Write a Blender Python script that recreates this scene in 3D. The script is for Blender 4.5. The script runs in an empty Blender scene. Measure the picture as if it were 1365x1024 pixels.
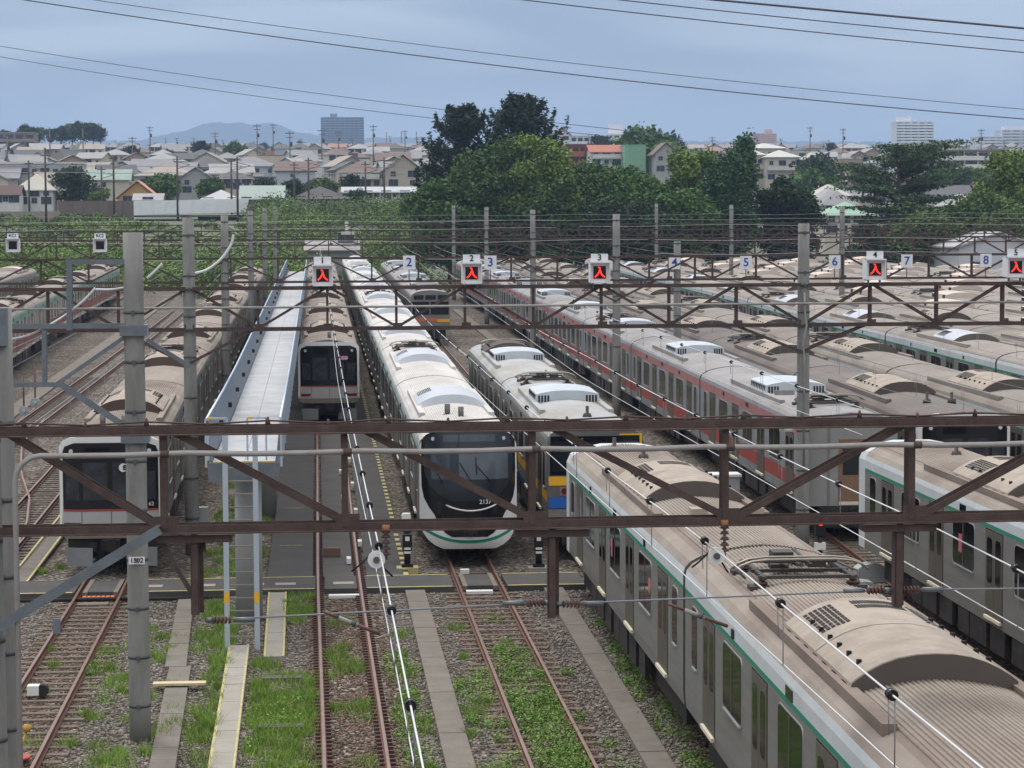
import bpy, math, random
import numpy as np
from mathutils import Vector, Matrix
random.seed(7); rng = np.random.default_rng(7)
S = bpy.context.scene
COL = S.collection
R = math.radians
# ------------------------------------------------------------------ camera
FPX, CX, CY, HC = 3100.0, 682.5, 512.0, 9.5
PITCH, YAW, ROLL = R(3.8595), R(4.7759), R(0.25)
cam = bpy.data.cameras.new('camera'); camo = bpy.data.objects.new('camera', cam); COL.objects.link(camo)
_fw = Vector((math.sin(YAW)*math.cos(PITCH), math.cos(YAW)*math.cos(PITCH), -math.sin(PITCH)))
_rt = Vector((math.cos(YAW), -math.sin(YAW), 0)); _up = _rt.cross(_fw)
_c, _s = math.cos(ROLL), math.sin(ROLL)
_r2 = _c*_rt - _s*_up; _u2 = _s*_rt + _c*_up
camo.matrix_world = Matrix(((_r2.x, _u2.x, -_fw.x, 0), (_r2.y, _u2.y, -_fw.y, 0), (_r2.z, _u2.z, -_fw.z, HC), (0, 0, 0, 1)))
cam.sensor_fit = 'HORIZONTAL'; cam.sensor_width = 36; cam.lens = 36*FPX/1365
cam.clip_start = 0.5; cam.clip_end = 40000
S.camera = camo
def at(px, py, Y):                      # the world point at depth Y that was measured at a place of the photograph
    d = _fw + _r2*((px-CX)/FPX) + _u2*((CY-py)/FPX)
    return Vector((d.x*Y/d.y, Y, HC + d.z*Y/d.y))
# ------------------------------------------------------------------ world, sun, exposure
SUN_EL, SUN_AZ = R(62), R(-25)
w = bpy.data.worlds.new('World'); S.world = w; w.use_nodes = True
nt = w.node_tree; nt.nodes.clear()
def N(t, **k):
    n = nt.nodes.new(t)
    for a, b in k.items(): setattr(n, a, b)
    return n
L = lambda a, b: nt.links.new(a, b)
out = N('ShaderNodeOutputWorld'); bg = N('ShaderNodeBackground'); bg2 = N('ShaderNodeBackground'); add = N('ShaderNodeAddShader')
sky = N('ShaderNodeTexSky', sky_type='NISHITA', sun_disc=False, sun_elevation=SUN_EL, sun_rotation=SUN_AZ)
bg.inputs[1].default_value = 0.05; L(sky.outputs[0], bg.inputs[0])
tc = N('ShaderNodeTexCoord'); mp = N('ShaderNodeMapping'); mp.inputs['Scale'].default_value = (3.2, 3.2, 19); mp.inputs['Location'].default_value = (1.3, .4, .35)
L(tc.outputs['Generated'], mp.inputs[0])
nz = N('ShaderNodeTexNoise'); nz.inputs['Scale'].default_value = 1.6; nz.inputs['Detail'].default_value = 4; nz.inputs['Roughness'].default_value = .42; nz.inputs['Distortion'].default_value = .5
L(mp.outputs[0], nz.inputs['Vector'])
rp = N('ShaderNodeValToRGB'); rp.color_ramp.elements[0].position = .38; rp.color_ramp.elements[1].position = .58
rp.color_ramp.elements[0].color = (.12, .15, .22, 1); rp.color_ramp.elements[1].color = (.40, .43, .49, 1)
L(nz.outputs['Fac'], rp.inputs[0])
sp = N('ShaderNodeSeparateXYZ'); L(tc.outputs['Generated'], sp.inputs[0])
mr = N('ShaderNodeMapRange'); mr.inputs['From Min'].default_value = .028; mr.inputs['From Max'].default_value = .062; L(sp.outputs['Z'], mr.inputs[0])
mx = N('ShaderNodeMixRGB'); mx.inputs[1].default_value = (.225, .315, .47, 1); L(mr.outputs[0], mx.inputs[0]); L(rp.outputs[0], mx.inputs[2])
mr2 = N('ShaderNodeMapRange'); mr2.inputs['From Min'].default_value = .15; mr2.inputs['From Max'].default_value = .7; L(sp.outputs['Z'], mr2.inputs[0])
mx2 = N('ShaderNodeMixRGB'); mx2.inputs[2].default_value = (1.74, 1.71, 1.68, 1); L(mr2.outputs[0], mx2.inputs[0]); L(mx.outputs[0], mx2.inputs[1])
L(mx2.outputs[0], bg2.inputs[0]); bg2.inputs[1].default_value = 1.05
L(bg.outputs[0], add.inputs[0]); L(bg2.outputs[0], add.inputs[1]); L(add.outputs[0], out.inputs[0])
sl = bpy.data.lights.new('sun', 'SUN'); sl.energy = 1.5; sl.angle = R(12); sl.color = (1, .96, .90)
so = bpy.data.objects.new('sun', sl); COL.objects.link(so)
so.rotation_euler = (R(90)-SUN_EL, 0, R(180)-SUN_AZ)
S.view_settings.view_transform = 'Standard'; S.view_settings.look = 'None'; S.view_settings.exposure = -0.18
S.cycles.max_bounces = 6; S.cycles.volume_bounces = 1; S.cycles.diffuse_bounces = 3; S.cycles.transparent_max_bounces = 8
S.cycles.use_denoising = True
# ------------------------------------------------------------------ materials
def lin(c): return tuple(((v/255)/12.92 if v <= 10 else ((v/255+.055)/1.055)**2.4) for v in c) + (1,)
MATS = {}
def M(name, rgb, rough=.7, metal=0, var=.12, scale=3., bump=0., bscale=None, dirt=None, damt=.5, dscale=1.5, emit=0, island=0, stretch=None, spec=.4):
    if name in MATS: return MATS[name]
    m = bpy.data.materials.new(name); m.use_nodes = True; MATS[name] = m
    t = m.node_tree; b = t.nodes['Principled BSDF']; c = lin(rgb)
    b.inputs['Roughness'].default_value = rough; b.inputs['Metallic'].default_value = metal
    b.inputs['Specular IOR Level'].default_value = spec
    b.inputs['Base Color'].default_value = c; m.diffuse_color = c
    def n(k): return t.nodes.new(k)
    lk = t.links.new
    tc = n('ShaderNodeTexCoord'); vec = tc.outputs['Object']
    if stretch:
        mp = n('ShaderNodeMapping'); mp.inputs['Scale'].default_value = stretch; lk(vec, mp.inputs[0]); vec = mp.outputs[0]
    cur = None
    if var:
        z = n('ShaderNodeTexNoise'); z.inputs['Scale'].default_value = scale; z.inputs['Detail'].default_value = 6; z.inputs['Roughness'].default_value = .65
        lk(vec, z.inputs['Vector'])
        mrn = n('ShaderNodeMapRange'); mrn.inputs['From Min'].default_value = .3; mrn.inputs['From Max'].default_value = .7
        mrn.inputs['To Min'].default_value = 1-var; mrn.inputs['To Max'].default_value = 1+var; lk(z.outputs['Fac'], mrn.inputs[0])
        mu = n('ShaderNodeVectorMath'); mu.operation = 'SCALE'; mu.inputs[0].default_value = c[:3]; lk(mrn.outputs[0], mu.inputs['Scale'])
        cur = mu.outputs[0]
    if island:
        g = n('ShaderNodeNewGeometry'); mrn = n('ShaderNodeMapRange'); mrn.inputs['To Min'].default_value = 1-island; mrn.inputs['To Max'].default_value = 1+island
        lk(g.outputs['Random Per Island'], mrn.inputs[0])
        mu = n('ShaderNodeVectorMath'); mu.operation = 'SCALE'; lk(mrn.outputs[0], mu.inputs['Scale'])
        if cur: lk(cur, mu.inputs[0])
        else: mu.inputs[0].default_value = c[:3]
        cur = mu.outputs[0]
    if dirt:
        z = n('ShaderNodeTexNoise'); z.inputs['Scale'].default_value = dscale; z.inputs['Detail'].default_value = 8; z.inputs['Roughness'].default_value = .7
        lk(vec, z.inputs['Vector'])
        rr = n('ShaderNodeMapRange'); rr.inputs['From Min'].default_value = .42; rr.inputs['From Max'].default_value = .72; rr.inputs['To Max'].default_value = damt
        lk(z.outputs['Fac'], rr.inputs[0])
        mm = n('ShaderNodeMixRGB'); lk(rr.outputs[0], mm.inputs[0]); mm.inputs[2].default_value = lin(dirt)
        if cur: lk(cur, mm.inputs[1])
        else: mm.inputs[1].default_value = c
        cur = mm.outputs[0]
    if cur: lk(cur, b.inputs['Base Color'])
    if bump:
        z = n('ShaderNodeTexNoise'); z.inputs['Scale'].default_value = bscale or scale*3; z.inputs['Detail'].default_value = 5; lk(vec, z.inputs['Vector'])
        bp = n('ShaderNodeBump'); bp.inputs['Strength'].default_value = bump; bp.inputs['Distance'].default_value = .05; lk(z.outputs['Fac'], bp.inputs['Height']); lk(bp.outputs[0], b.inputs['Normal'])
    if emit:
        b.inputs['Emission Color'].default_value = c; b.inputs['Emission Strength'].default_value = emit
    return m
# ------------------------------------------------------------------ mesh builder
class MB:
    def __init__(s): s.v = []; s.f = []; s.m = []; s.sm = []
    def add(s, vs, fs, m=0, smooth=False):
        o = len(s.v); s.v.extend(tuple(v) for v in vs)
        for f in fs: s.f.append(tuple(i+o for i in f)); s.m.append(m); s.sm.append(smooth)
        return s
    def box(s, x0, x1, y0, y1, z0, z1, m=0):
        return s.add([(x0,y0,z0),(x1,y0,z0),(x1,y1,z0),(x0,y1,z0),(x0,y0,z1),(x1,y0,z1),(x1,y1,z1),(x0,y1,z1)],
              [(0,3,2,1),(4,5,6,7),(0,1,5,4),(1,2,6,5),(2,3,7,6),(3,0,4,7)], m)
    def frame(s, p, q, up=(0,0,1)):
        p, q = Vector(p), Vector(q); d = (q-p).normalized(); u = Vector(up)
        if abs(d.dot(u)) > .98: u = Vector((0,1,0))
        a = d.cross(u).normalized(); return p, q, a, a.cross(d)
    def beam(s, p, q, wd, h, m=0, up=(0,0,1)):
        p, q, a, u = s.frame(p, q, up); vs = []
        for c in (p, q):
            for sa, su in ((-1,-1),(1,-1),(1,1),(-1,1)): vs.append(c + a*(sa*wd/2) + u*(su*h/2))
        return s.add(vs, [(0,1,2,3),(7,6,5,4),(0,4,5,1),(1,5,6,2),(2,6,7,3),(3,7,4,0)], m)
    def ang(s, p, q, wd, t=.014, m=0, up=(0,0,1), sa=1):           # L section: one leg upright, one leg flat
        p, q, a, u = s.frame(p, q, up); vs = []
        prof = [(0,0),(wd,0),(wd,t),(t,t),(t,wd),(0,wd)]
        for c in (p, q):
            for x, z in prof: vs.append(c + a*(sa*(x-t/2)) + u*(z-wd/2))
        n = 6; fs = [tuple(range(n)), tuple(range(2*n-1, n-1, -1))] + [(i, i+n, (i+1)%n+n, (i+1)%n) for i in range(n)]
        return s.add(vs, fs, m)
    def tube(s, pts, r, n=8, m=0, smooth=True, cap=True):
        pts = [Vector(p) for p in pts]; k = len(pts); rs = r if isinstance(r, (list, tuple)) else [r]*k; vs = []
        ref = None
        for i, p in enumerate(pts):
            d = (pts[min(i+1,k-1)] - pts[max(i-1,0)]).normalized()
            if ref is None or abs(d.dot(ref)) > .95: ref = Vector((0,0,1)) if abs(d.z) < .9 else Vector((0,1,0))
            a = d.cross(ref).normalized(); u = a.cross(d)
            for j in range(n):
                t = 2*math.pi*j/n; vs.append(p + (a*math.cos(t)+u*math.sin(t))*rs[i])
        fs = [(i*n+j, i*n+(j+1)%n, (i+1)*n+(j+1)%n, (i+1)*n+j) for i in range(k-1) for j in range(n)]
        s.add(vs, fs, m, smooth)
        if cap:
            o = len(s.v)-k*n
            s.f += [tuple(o+j for j in range(n-1,-1,-1)), tuple(o+(k-1)*n+j for j in range(n))]; s.m += [m,m]; s.sm += [False,False]
        return s
    def extr(s, prof, y0, y1, m=0, smooth=False, closed=True, cap=True, mats=None):   # profile in (x,z) along y
        n = len(prof); vs = [(x,y0,z) for x,z in prof] + [(x,y1,z) for x,z in prof]
        for i in range(n if closed else n-1):
            s.add([vs[i], vs[(i+1)%n], vs[n+(i+1)%n], vs[n+i]], [(0,1,2,3)], mats[i] if mats else m, smooth)
        if cap: s.add(vs, [tuple(range(n-1,-1,-1)), tuple(range(n,2*n))], m)
        return s
    def rows(s, rw, m=0, smooth=False):           # list of rows of equal length
        n = len(rw[0]); vs = [p for r in rw for p in r]
        return s.add(vs, [(i*n+j, i*n+j+1, (i+1)*n+j+1, (i+1)*n+j) for i in range(len(rw)-1) for j in range(n-1)], m, smooth)
    def mesh(s, name, mats):
        me = bpy.data.meshes.new(name); me.from_pydata([tuple(v) for v in s.v], [], s.f)
        for mt in (mats if isinstance(mats, (list, tuple)) else [mats]): me.materials.append(mt)
        me.polygons.foreach_set('material_index', s.m); me.polygons.foreach_set('use_smooth', s.sm); me.update(); return me
    def build(s, name, mats, parent=None, loc=None):
        o = bpy.data.objects.new(name, s.mesh(name, mats)); COL.objects.link(o)
        if parent: o.parent = parent
        if loc: o.location = loc
        return o
def tag(o, label=None, cat=None, group=None, kind=None):
    if label: o['label'] = label
    if cat: o['category'] = cat
    if group: o['group'] = group
    if kind: o['kind'] = kind
    return o
def thing(name, label, cat, loc=(0,0,0), group=None, rot=(0,0,0)):
    o = bpy.data.objects.new(name, None); o.empty_display_size = .3; COL.objects.link(o); o.location = loc; o.rotation_euler = rot
    return tag(o, label, cat, group)
def inst(me, name, parent=None, loc=(0,0,0), rot=(0,0,0), scale=None):
    o = bpy.data.objects.new(name, me); COL.objects.link(o); o.parent = parent; o.location = loc; o.rotation_euler = rot
    if scale: o.scale = scale
    return o
def copy_tree(o, parent=None):
    c = o.copy(); COL.objects.link(c); c.parent = parent
    for ch in o.children: copy_tree(ch, c)
    return c
def bulk(name, V, F, mats, mi=None, smooth=False):          # big mesh from numpy arrays, F (n,3) or (n,4)
    me = bpy.data.meshes.new(name); nf, k = F.shape
    me.vertices.add(len(V)); me.vertices.foreach_set('co', V.astype(np.float32).ravel())
    me.loops.add(nf*k); me.loops.foreach_set('vertex_index', F.astype(np.int32).ravel())
    me.polygons.add(nf); me.polygons.foreach_set('loop_start', np.arange(0, nf*k, k, dtype=np.int32))
    for mt in mats: me.materials.append(mt)
    if mi is not None: me.polygons.foreach_set('material_index', mi.astype(np.int32))
    me.update(calc_edges=True); me.validate(); return me
def text_mb(mb, s, size, origin, m=0, bold=0, center=True, thick=.004):
    cu = bpy.data.curves.new('t', 'FONT'); cu.body = s; cu.size = size; cu.align_x = 'CENTER' if center else 'LEFT'; cu.align_y = 'CENTER'; cu.offset = bold; cu.extrude = thick
    o = bpy.data.objects.new('t', cu); COL.objects.link(o)
    bpy.context.view_layer.update()
    me = bpy.data.meshes.new_from_object(o.evaluated_get(bpy.context.evaluated_depsgraph_get()))
    ox, oy, oz = origin
    mb.add([(ox+v.co.x, oy-v.co.z, oz+v.co.y) for v in me.vertices], [tuple(p.vertices) for p in me.polygons], m)
    bpy.data.objects.remove(o); bpy.data.curves.remove(cu); bpy.data.meshes.remove(me)
def zg(Y): return 0 if Y < 70 else .0125*(Y-70)
def interp(pts, y):
    if y <= pts[0][0]: return pts[0][1]
    for (a, b), (c, d) in zip(pts, pts[1:]):
        if y <= c: return b + (d-b)*(y-a)/(c-a)
    return pts[-1][1]
# ------------------------------------------------------------------ ground
def ballast_mat():
    m = bpy.data.materials.new('ballast'); m.use_nodes = True; t = m.node_tree; b = t.nodes['Principled BSDF']; lk = t.links.new
    n = t.nodes.new; tc = n('ShaderNodeTexCoord'); v = n('ShaderNodeTexVoronoi'); v.inputs['Scale'].default_value = 13; lk(tc.outputs['Object'], v.inputs['Vector'])
    sep = n('ShaderNodeSeparateColor'); lk(v.outputs['Color'], sep.inputs[0])
    r = n('ShaderNodeValToRGB'); lk(sep.outputs[0], r.inputs[0]); e = r.color_ramp.elements
    e[0].position = 0; e[0].color = lin((52,49,46)); e[1].position = 1; e[1].color = lin((184,178,168))
    for p, c in ((.3,(94,88,82)),(.6,(116,110,103)),(.85,(145,139,132))): k = e.new(p); k.color = lin(c)
    z = n('ShaderNodeTexNoise'); z.inputs['Scale'].default_value = .35; z.inputs['Detail'].default_value = 9; z.inputs['Roughness'].default_value = .65; lk(tc.outputs['Object'], z.inputs['Vector'])
    rr = n('ShaderNodeValToRGB'); lk(z.outputs['Fac'], rr.inputs[0]); e = rr.color_ramp.elements
    e[0].position = .32; e[0].color = (.62,.55,.48,1); e[1].position = .7; e[1].color = (1.08,1.05,1.02,1)
    mu = n('ShaderNodeMixRGB'); mu.blend_type = 'MULTIPLY'; mu.inputs[0].default_value = 1; lk(r.outputs[0], mu.inputs[1]); lk(rr.outputs[0], mu.inputs[2])
    lk(mu.outputs[0], b.inputs['Base Color']); b.inputs['Roughness'].default_value = .95; b.inputs['Specular IOR Level'].default_value = .15
    bp = n('ShaderNodeBump'); bp.inputs['Strength'].default_value = 1; bp.inputs['Distance'].default_value = .06; bp.invert = True
    lk(v.outputs['Distance'], bp.inputs['Height']); lk(bp.outputs[0], b.inputs['Normal']); return m
BALLAST = ballast_mat()
TOWN = M('town_ground', (104,108,92), .95, var=.35, scale=.05, dirt=(74,92,56), damt=.8, dscale=.03)
TERR = [(-60,0),(70,0),(270,2.5),(292,3.0),(318,5.0),(345,9.8),(380,11.6),(420,13),(450,14.5),(600,23),(800,32.5),(1100,43.5),(1500,57.5),(1650,61),(2000,58),(10000,36)]
def terrain(X, Y):
    z = interp(TERR, Y)
    if Y > 292 and X > 35:                                     # the right hand side lies lower until the slope begins
        k = min(1, (X-35)/30); z2 = interp([(292,3.0),(420,6),(520,13),(700,26),(900,36),(1100,42.5),(1500,57.5),(1650,61),(2000,58),(10000,36)], Y); z = z*(1-k)+z2*k
    return z
ys = [-60,-20,0,20,40,55,70,100,130,160,190,220,250,270,280,292,305,318,330,345,360,380,420,450,500,550,600,700,800,950,1100,1300,1500,1650,2000,3000,5000,7000,10000]
xs = [-4000,-2500,-1200,-600,-350,-220,-150,-110,-80,-60,-45,-32,-25,-20,-15,-10,-5,0,5,10,20,30,40,52,65,80,100,130,170,230,320,450,700,1200,2500,4000]
mb = MB(); vs = [(x, y, terrain(x, y) - .2) for y in ys for x in xs]; nx = len(xs)
for j in range(len(ys)-1):
    for i in range(nx-1):
        mb.f.append((j*nx+i, j*nx+i+1, (j+1)*nx+i+1, (j+1)*nx+i)); mb.m.append(0 if ys[j] < 270 and xs[i] > -33 else 1); mb.sm.append(True)
mb.v = vs; tag(mb.build('ground', [BALLAST, TOWN]), kind='structure')
# mountains
def ridge(name, Y, prof, depth, mat):
    m = MB(); r0 = []; r1 = []; r2 = []
    for px, py in prof:
        p = at(px, py, Y); r1.append(p); r0.append((p.x, Y-depth, -20)); r2.append((p.x, Y+depth, -20))
    m.rows([r0, r1, r2], 0, True); return tag(m.build(name, mat), kind='structure')
HILL = M('hill_forest', (44,58,52), 1, var=.25, scale=.004)
pr = []
for px in range(-60, 1440, 6):
    y = interp([(-60,192),(120,189),(190,187),(215,180),(235,177),(258,171),(275,163.5),(300,164),(318,163.5),(335,166),(348,166),(360,163.5),(368,164),(385,173),(402,177),(430,181),(480,184),(560,183),(640,187),(1440,190)], px)
    pr.append((px, y + .8*math.sin(px*.21)+.5*math.sin(px*.57+1)))
ridge('hills', 8200, pr, 1200, HILL)
# paved ways
ASPH = M('old_asphalt', (74,72,70), .9, var=.14, scale=1.2, bump=.3, bscale=60, dirt=(98,92,84), damt=.4, dscale=.7)
CONC = M('pavement_concrete', (120,113,104), .9, var=.12, scale=2.5, bump=.25, bscale=30, dirt=(92,84,72), damt=.6, dscale=1.2)
CONCL = M('pale_concrete', (154,149,139), .9, var=.08, scale=2.5, bump=.2, bscale=30, dirt=(130,120,100), damt=.5, dscale=1.4)
YEL = M('yellow_line_paint', (188,176,116), .7, var=.12, scale=6, dirt=(140,130,100), damt=.7, dscale=5)
BLK = M('black_line_paint', (48,46,44), .8)
def slabs(name, segs, mat, z0=-.26, joint=2.0, zs=0):           # a way of separate laid slabs: (xl0,xr0,y0, xl1,xr1,y1)
    m = MB()
    for (a, b, y0, c, d, y1) in segs:
        n = max(1, round((y1-y0)/joint))
        for i in range(n):
            t0 = i/n; t1 = (i+1)/n - .012/(y1-y0); ya = y0+(y1-y0)*t0; yb = y0+(y1-y0)*t1
            l0, l1, r0, r1 = a+(c-a)*t0, a+(c-a)*t1, b+(d-b)*t0, b+(d-b)*t1; h = random.uniform(-.006,.006)
            ta, tb = zg(ya)+zs+h, zg(yb)+zs+h
            m.add([(l0,ya,z0+ta),(r0,ya,z0+ta),(r1,yb,z0+tb),(l1,yb,z0+tb),(l0,ya,-.10+ta),(r0,ya,-.10+ta),(r1,yb,-.10+tb),(l1,yb,-.10+tb)],
                  [(4,5,6,7),(0,1,5,4),(1,2,6,5),(2,3,7,6),(3,0,4,7)], 0)
    return tag(m.build(name, mat), kind='structure')
slabs('path', [(2.2,2.72,30,2.25,2.77,61.3)], CONC)
slabs('path', [(5.69,6.2,30,5.95,6.46,61.3)], CONC)
slabs('path', [(-2.95,-2.48,36,-3.32,-2.85,51),(-3.42,-2.95,51.02,-3.68,-3.28,60.6)], CONC, joint=1.0)
slabs('path', [(-2.0,-1.5,36,-2.12,-1.64,53.5)], CONCL, joint=.9)
slabs('path', [(-1.28,-.82,52,-1.37,-.88,61.3)], CONCL, joint=3)
slabs('path', [(-8.55,-7.95,63.9,-8.75,-8.1,140)], CONC, joint=4)
slabs('path', [(-15.4,-14.5,66,-16.1,-15.2,250)], CONC, joint=6)
slabs('path', [(12.6,13.3,64,12.7,13.4,220)], CONC, joint=6)
m = MB()
def stripe(m, x0, y0, x1, y1, wd, z=-.094, mi=0):
    a, b = zg(y0), zg(y1); m.add([(x0-wd/2,y0,z+a),(x0+wd/2,y0,z+a),(x1+wd/2,y1,z+b),(x1-wd/2,y1,z+b)], [(0,1,2,3)], mi)
stripe(m, -1.97, 36, -2.09, 53.5, .05); stripe(m, -1.53, 36, -1.67, 53.5, .04)
stripe(m, -1.26, 52, -1.345, 61.3, .05); stripe(m, -.84, 52, -.905, 61.3, .05)
stripe(m, -8.52, 63.9, -8.7, 140, .06); stripe(m, -7.98, 63.9, -8.13, 140, .06)
tag(m.build('path_edge_lines', YEL), kind='structure')
# the crossing and the asphalt apron round the middle track
m = MB()
def crossx(a, b): m.box(a, b, 61.35, 63.6, -.3, -.045)
for a, b in ((-12,-6.45),(-5.05,-.12),(.06,.06)): 
    if b > a: crossx(a, b)
crossx(.12, .98); crossx(1.22, 3.55); crossx(4.98, 7.1); crossx(8.7, 13.5)
tag(m.build('crossing_path', ASPH), kind='structure')
m = MB()
for a, b in ((-12,-6.5),(-5.0,-.15),(1.25,3.5),(5.0,7.1)):
    m.box(a, b, 61.36, 61.46, -.041, -.037); 
    if a > -7: m.box(a, b, 63.48, 63.56, -.041, -.037)
for x in (-4.75,-3.35,-2.05,.35,-1.2): m.box(x, x+.55, 62.1, 62.5, -.041, -.036, 1)
tag(m.build('crossing_lines', [YEL, CONCL]), kind='structure')
m = MB()
for (a, b) in ((-1.45,-.2),(.08,.92),(1.28,2.45)):
    prev = None
    for y in [63.62]+list(range(70,215,8)):
        if prev is not None: m.add([(a,prev,-.06+zg(prev)),(b,prev,-.06+zg(prev)),(b,y,-.06+zg(y)),(a,y,-.06+zg(y))], [(0,1,2,3)])
        prev = y
tag(m.build('pavement', ASPH), kind='structure')
m = MB(); m2 = 0
y = 63.7
while y < 190:
    m.add([(2.3,y,-.055+zg(y)),(2.44,y,-.055+zg(y)),(2.44,y+.5,-.055+zg(y+.5)),(2.3,y+.5,-.055+zg(y+.5))], [(0,1,2,3)], m2); m2 = 1-m2; y += .5
for yy in (70, 78.5): m.box(-1.2, -.5, yy, yy+.05, -.056+zg(yy), -.05+zg(yy), 0)
tag(m.build('hazard_line', [YEL, BLK]), kind='structure')
STONE = M('loose_stone', (124,117,109), .9, var=.1, scale=2, island=.5, spec=.15)
n_ = 52000; sy = 38+26*rng.random(n_)**1.25; sx = rng.uniform(-8.6,9.2,n_); sr = rng.uniform(.022,.05,n_)
ok = ~((np.abs(sx-.62) > .45) & (np.abs(sx-.62) < .72)) & ~((sy > 61.2) & (sy < 63.7)); sy, sx, sr = sy[ok], sx[ok], sr[ok]; n_ = len(sx)
oc = np.array([(1,0,0),(0,1,0),(-1,0,0),(0,-1,0),(0,0,.8),(0,0,-.8)]); jit = 1+.35*rng.normal(size=(n_,6,1)).clip(-1,1); th = rng.uniform(0,6.28,n_)
V = oc[None]*jit*sr[:,None,None]; V = np.stack([V[...,0]*np.cos(th)[:,None]-V[...,1]*np.sin(th)[:,None], V[...,0]*np.sin(th)[:,None]+V[...,1]*np.cos(th)[:,None], V[...,2]],-1)
V += np.stack([sx,sy,np.full(n_,-.19)],1)[:,None,:]; V = V.reshape(-1,3)
F = (np.arange(n_)[:,None,None]*6+np.array([(0,1,4),(1,2,4),(2,3,4),(3,0,4),(1,0,5),(2,1,5),(3,2,5),(0,3,5)])[None]).reshape(-1,3)
near_ = np.minimum(np.minimum(np.abs(sx+5.7), np.abs(sx-4.26)), np.minimum(np.abs(sx-.62), np.abs(sx-7.9))) < .85+.25*rng.random(n_)
o = bpy.data.objects.new('gravel', bulk('gravel', V, F, [STONE, M('rusty_stone', (112,94,82), .9, var=.15, scale=2, island=.5, spec=.15)], np.repeat(near_.astype(int), 8))); COL.objects.link(o); tag(o, kind='stuff')
# ------------------------------------------------------------------ tracks
RAIL = M('rusty_rail', (112,74,58), .6, .3, var=.2, scale=8, dirt=(70,44,34), damt=.6, dscale=14)
RTOP = M('worn_rail_head', (158,126,108), .35, .7, var=.15, scale=5, stretch=(1,.2,1))
SLP = M('weathered_sleeper', (112,102,92), .9, var=.2, scale=6, bump=.4, bscale=25, dirt=(78,62,52), damt=.6, dscale=4, island=.25)
CLIP = M('rusty_clip', (78,54,46), .8)
def rail_mb(xf, ya, yb, step=6, top_first=True):
    m = MB(); pr = [(-.06,-.15),(.06,-.15),(.06,-.135),(.012,-.12),(.012,-.045),(.033,-.04),(.033,-.003),(.025,0),(-.025,0),(-.033,-.003),(-.033,-.04),(-.012,-.045),(-.012,-.12),(-.06,-.135)]
    yy = list(np.arange(ya, yb, step)) + [yb]; n = len(pr)
    rows = [[(xf(y)+a, y, b+zg(y)) for a, b in pr] for y in yy]
    for r, q in zip(rows, rows[1:]):
        for i in range(n): m.add([r[i], r[(i+1)%n], q[(i+1)%n], q[i]], [(0,1,2,3)], 1 if i in (6,7,8) else 0)
    m.add(rows[0], [tuple(range(n-1,-1,-1))], 0)
    return m
SLEEPER = MB().box(-1.0,1.0,-.09,.09,-.3,-.165).mesh('sleeper', SLP)
CLIPM = MB().box(-.15,-.055,-.05,.05,-.2,-.10).box(.055,.15,-.05,.05,-.2,-.10).mesh('rail_clip', CLIP)
def track(label, xf, ya, yb, sl=None, clips=None, group=None):
    t = thing('railway_track', label, 'railway track', (0,0,0), group)
    for s in (-.566, .566): rail_mb(lambda y: xf(y)+s, ya, yb).build('rail', [RAIL, RTOP], t)
    if sl:
        y = sl[0]; k = 0
        while y < sl[1] and k < 100:
            inst(SLEEPER, 'sleeper', t, (xf(y)+random.uniform(-.05,.05), y, zg(y)+random.uniform(-.012,.006)), (0, 0, random.uniform(-.012,.012))); y += .62; k += 1
    if clips:
        m = MB(); y = clips[0]; k = 0
        while y < clips[1]:
            for s in (-.566,.566):
                if k < 100: inst(CLIPM, 'rail_clip', t, (xf(y)+s, y, 0)); k += 1
                else:
                    x = xf(y)+s; m.box(x-.15,x-.055,y-.05,y+.05,-.2,-.10); m.box(x+.055,x+.15,y-.05,y+.05,-.2,-.10)
            y += .33
        tag(m.build('rail_clip_run', CLIP, t), kind='stuff')
    return t
XA = lambda y: interp([(40,-5.68),(62,-5.76),(72,-5.9),(95,-6.2),(250,-6.3)], y)
XB = lambda y: interp([(40,.62),(62,.5),(72,.5),(110,.5)], y)
XC = lambda y: 4.26
XD = lambda y: interp([(20,7.55),(30,7.6),(38,7.85),(64,7.95),(75,8.15),(100,8.3)], y)
XF = lambda y: interp([(40,15.65),(60,15.8),(70,16.25)], y)
XG = lambda y: interp([(60,19.6),(82,19.85),(110,20.0)], y)
XH = lambda y: 23.7
XL2 = lambda y: interp([(60,-9.55),(90,-9.8),(140,-10.2),(200,-10.3)], y)
XL1 = lambda y: interp([(60,-14.3),(105,-13.5),(150,-13.1),(200,-12.9)], y)
XM = lambda y: interp([(60,-17.3),(133,-19.3),(180,-20.6),(240,-21.1)], y)
track('left track with grey sleepers in front of the red lined train', XA, 30, 100, (33,64))
track('track on rusty fastenings running to the train beside the long platform', XB, 30, 140, None, (39,100))
track('weedy track leading to the train with the white smile on its nose', XC, 30, 80, (33,65))
track('track under the near grey train with the green line', XD, 18, 200)
track('track with a gap between the red banded train and the green lined train', XF, 40, 90, (58,72))
track('second track from the left, with wooden sleepers beside the red lined train', XL2, 60, 200, (64,122))
track('leftmost bare track past the long striped train', XL1, 80, 220, (85,140))
track('track under the long left train with green and brick red bands', XM, 90, 260)
t = thing('turnout', 'curved switch rails crossing between the two left tracks', 'rail switch', (0,0,0))
swp = [at(8,760,64), at(20,725,70), at(30,690,78), at(31,675,81), at(27,650,86), at(22,600,97), at(40,540,115)]
def swx(y): return interp([(64,-8.9),(70,-9.05),(76,-9.45),(82,-10.1),(90,-11.4),(100,-12.6),(112,-13.0)], y)
rail_mb(swx, 64, 112, 3).build('switch_rail', [RAIL, RTOP], t)
rail_mb(lambda y: swx(y)-1.1, 76, 118, 3).build('switch_rail', [RAIL, RTOP], t)
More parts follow.
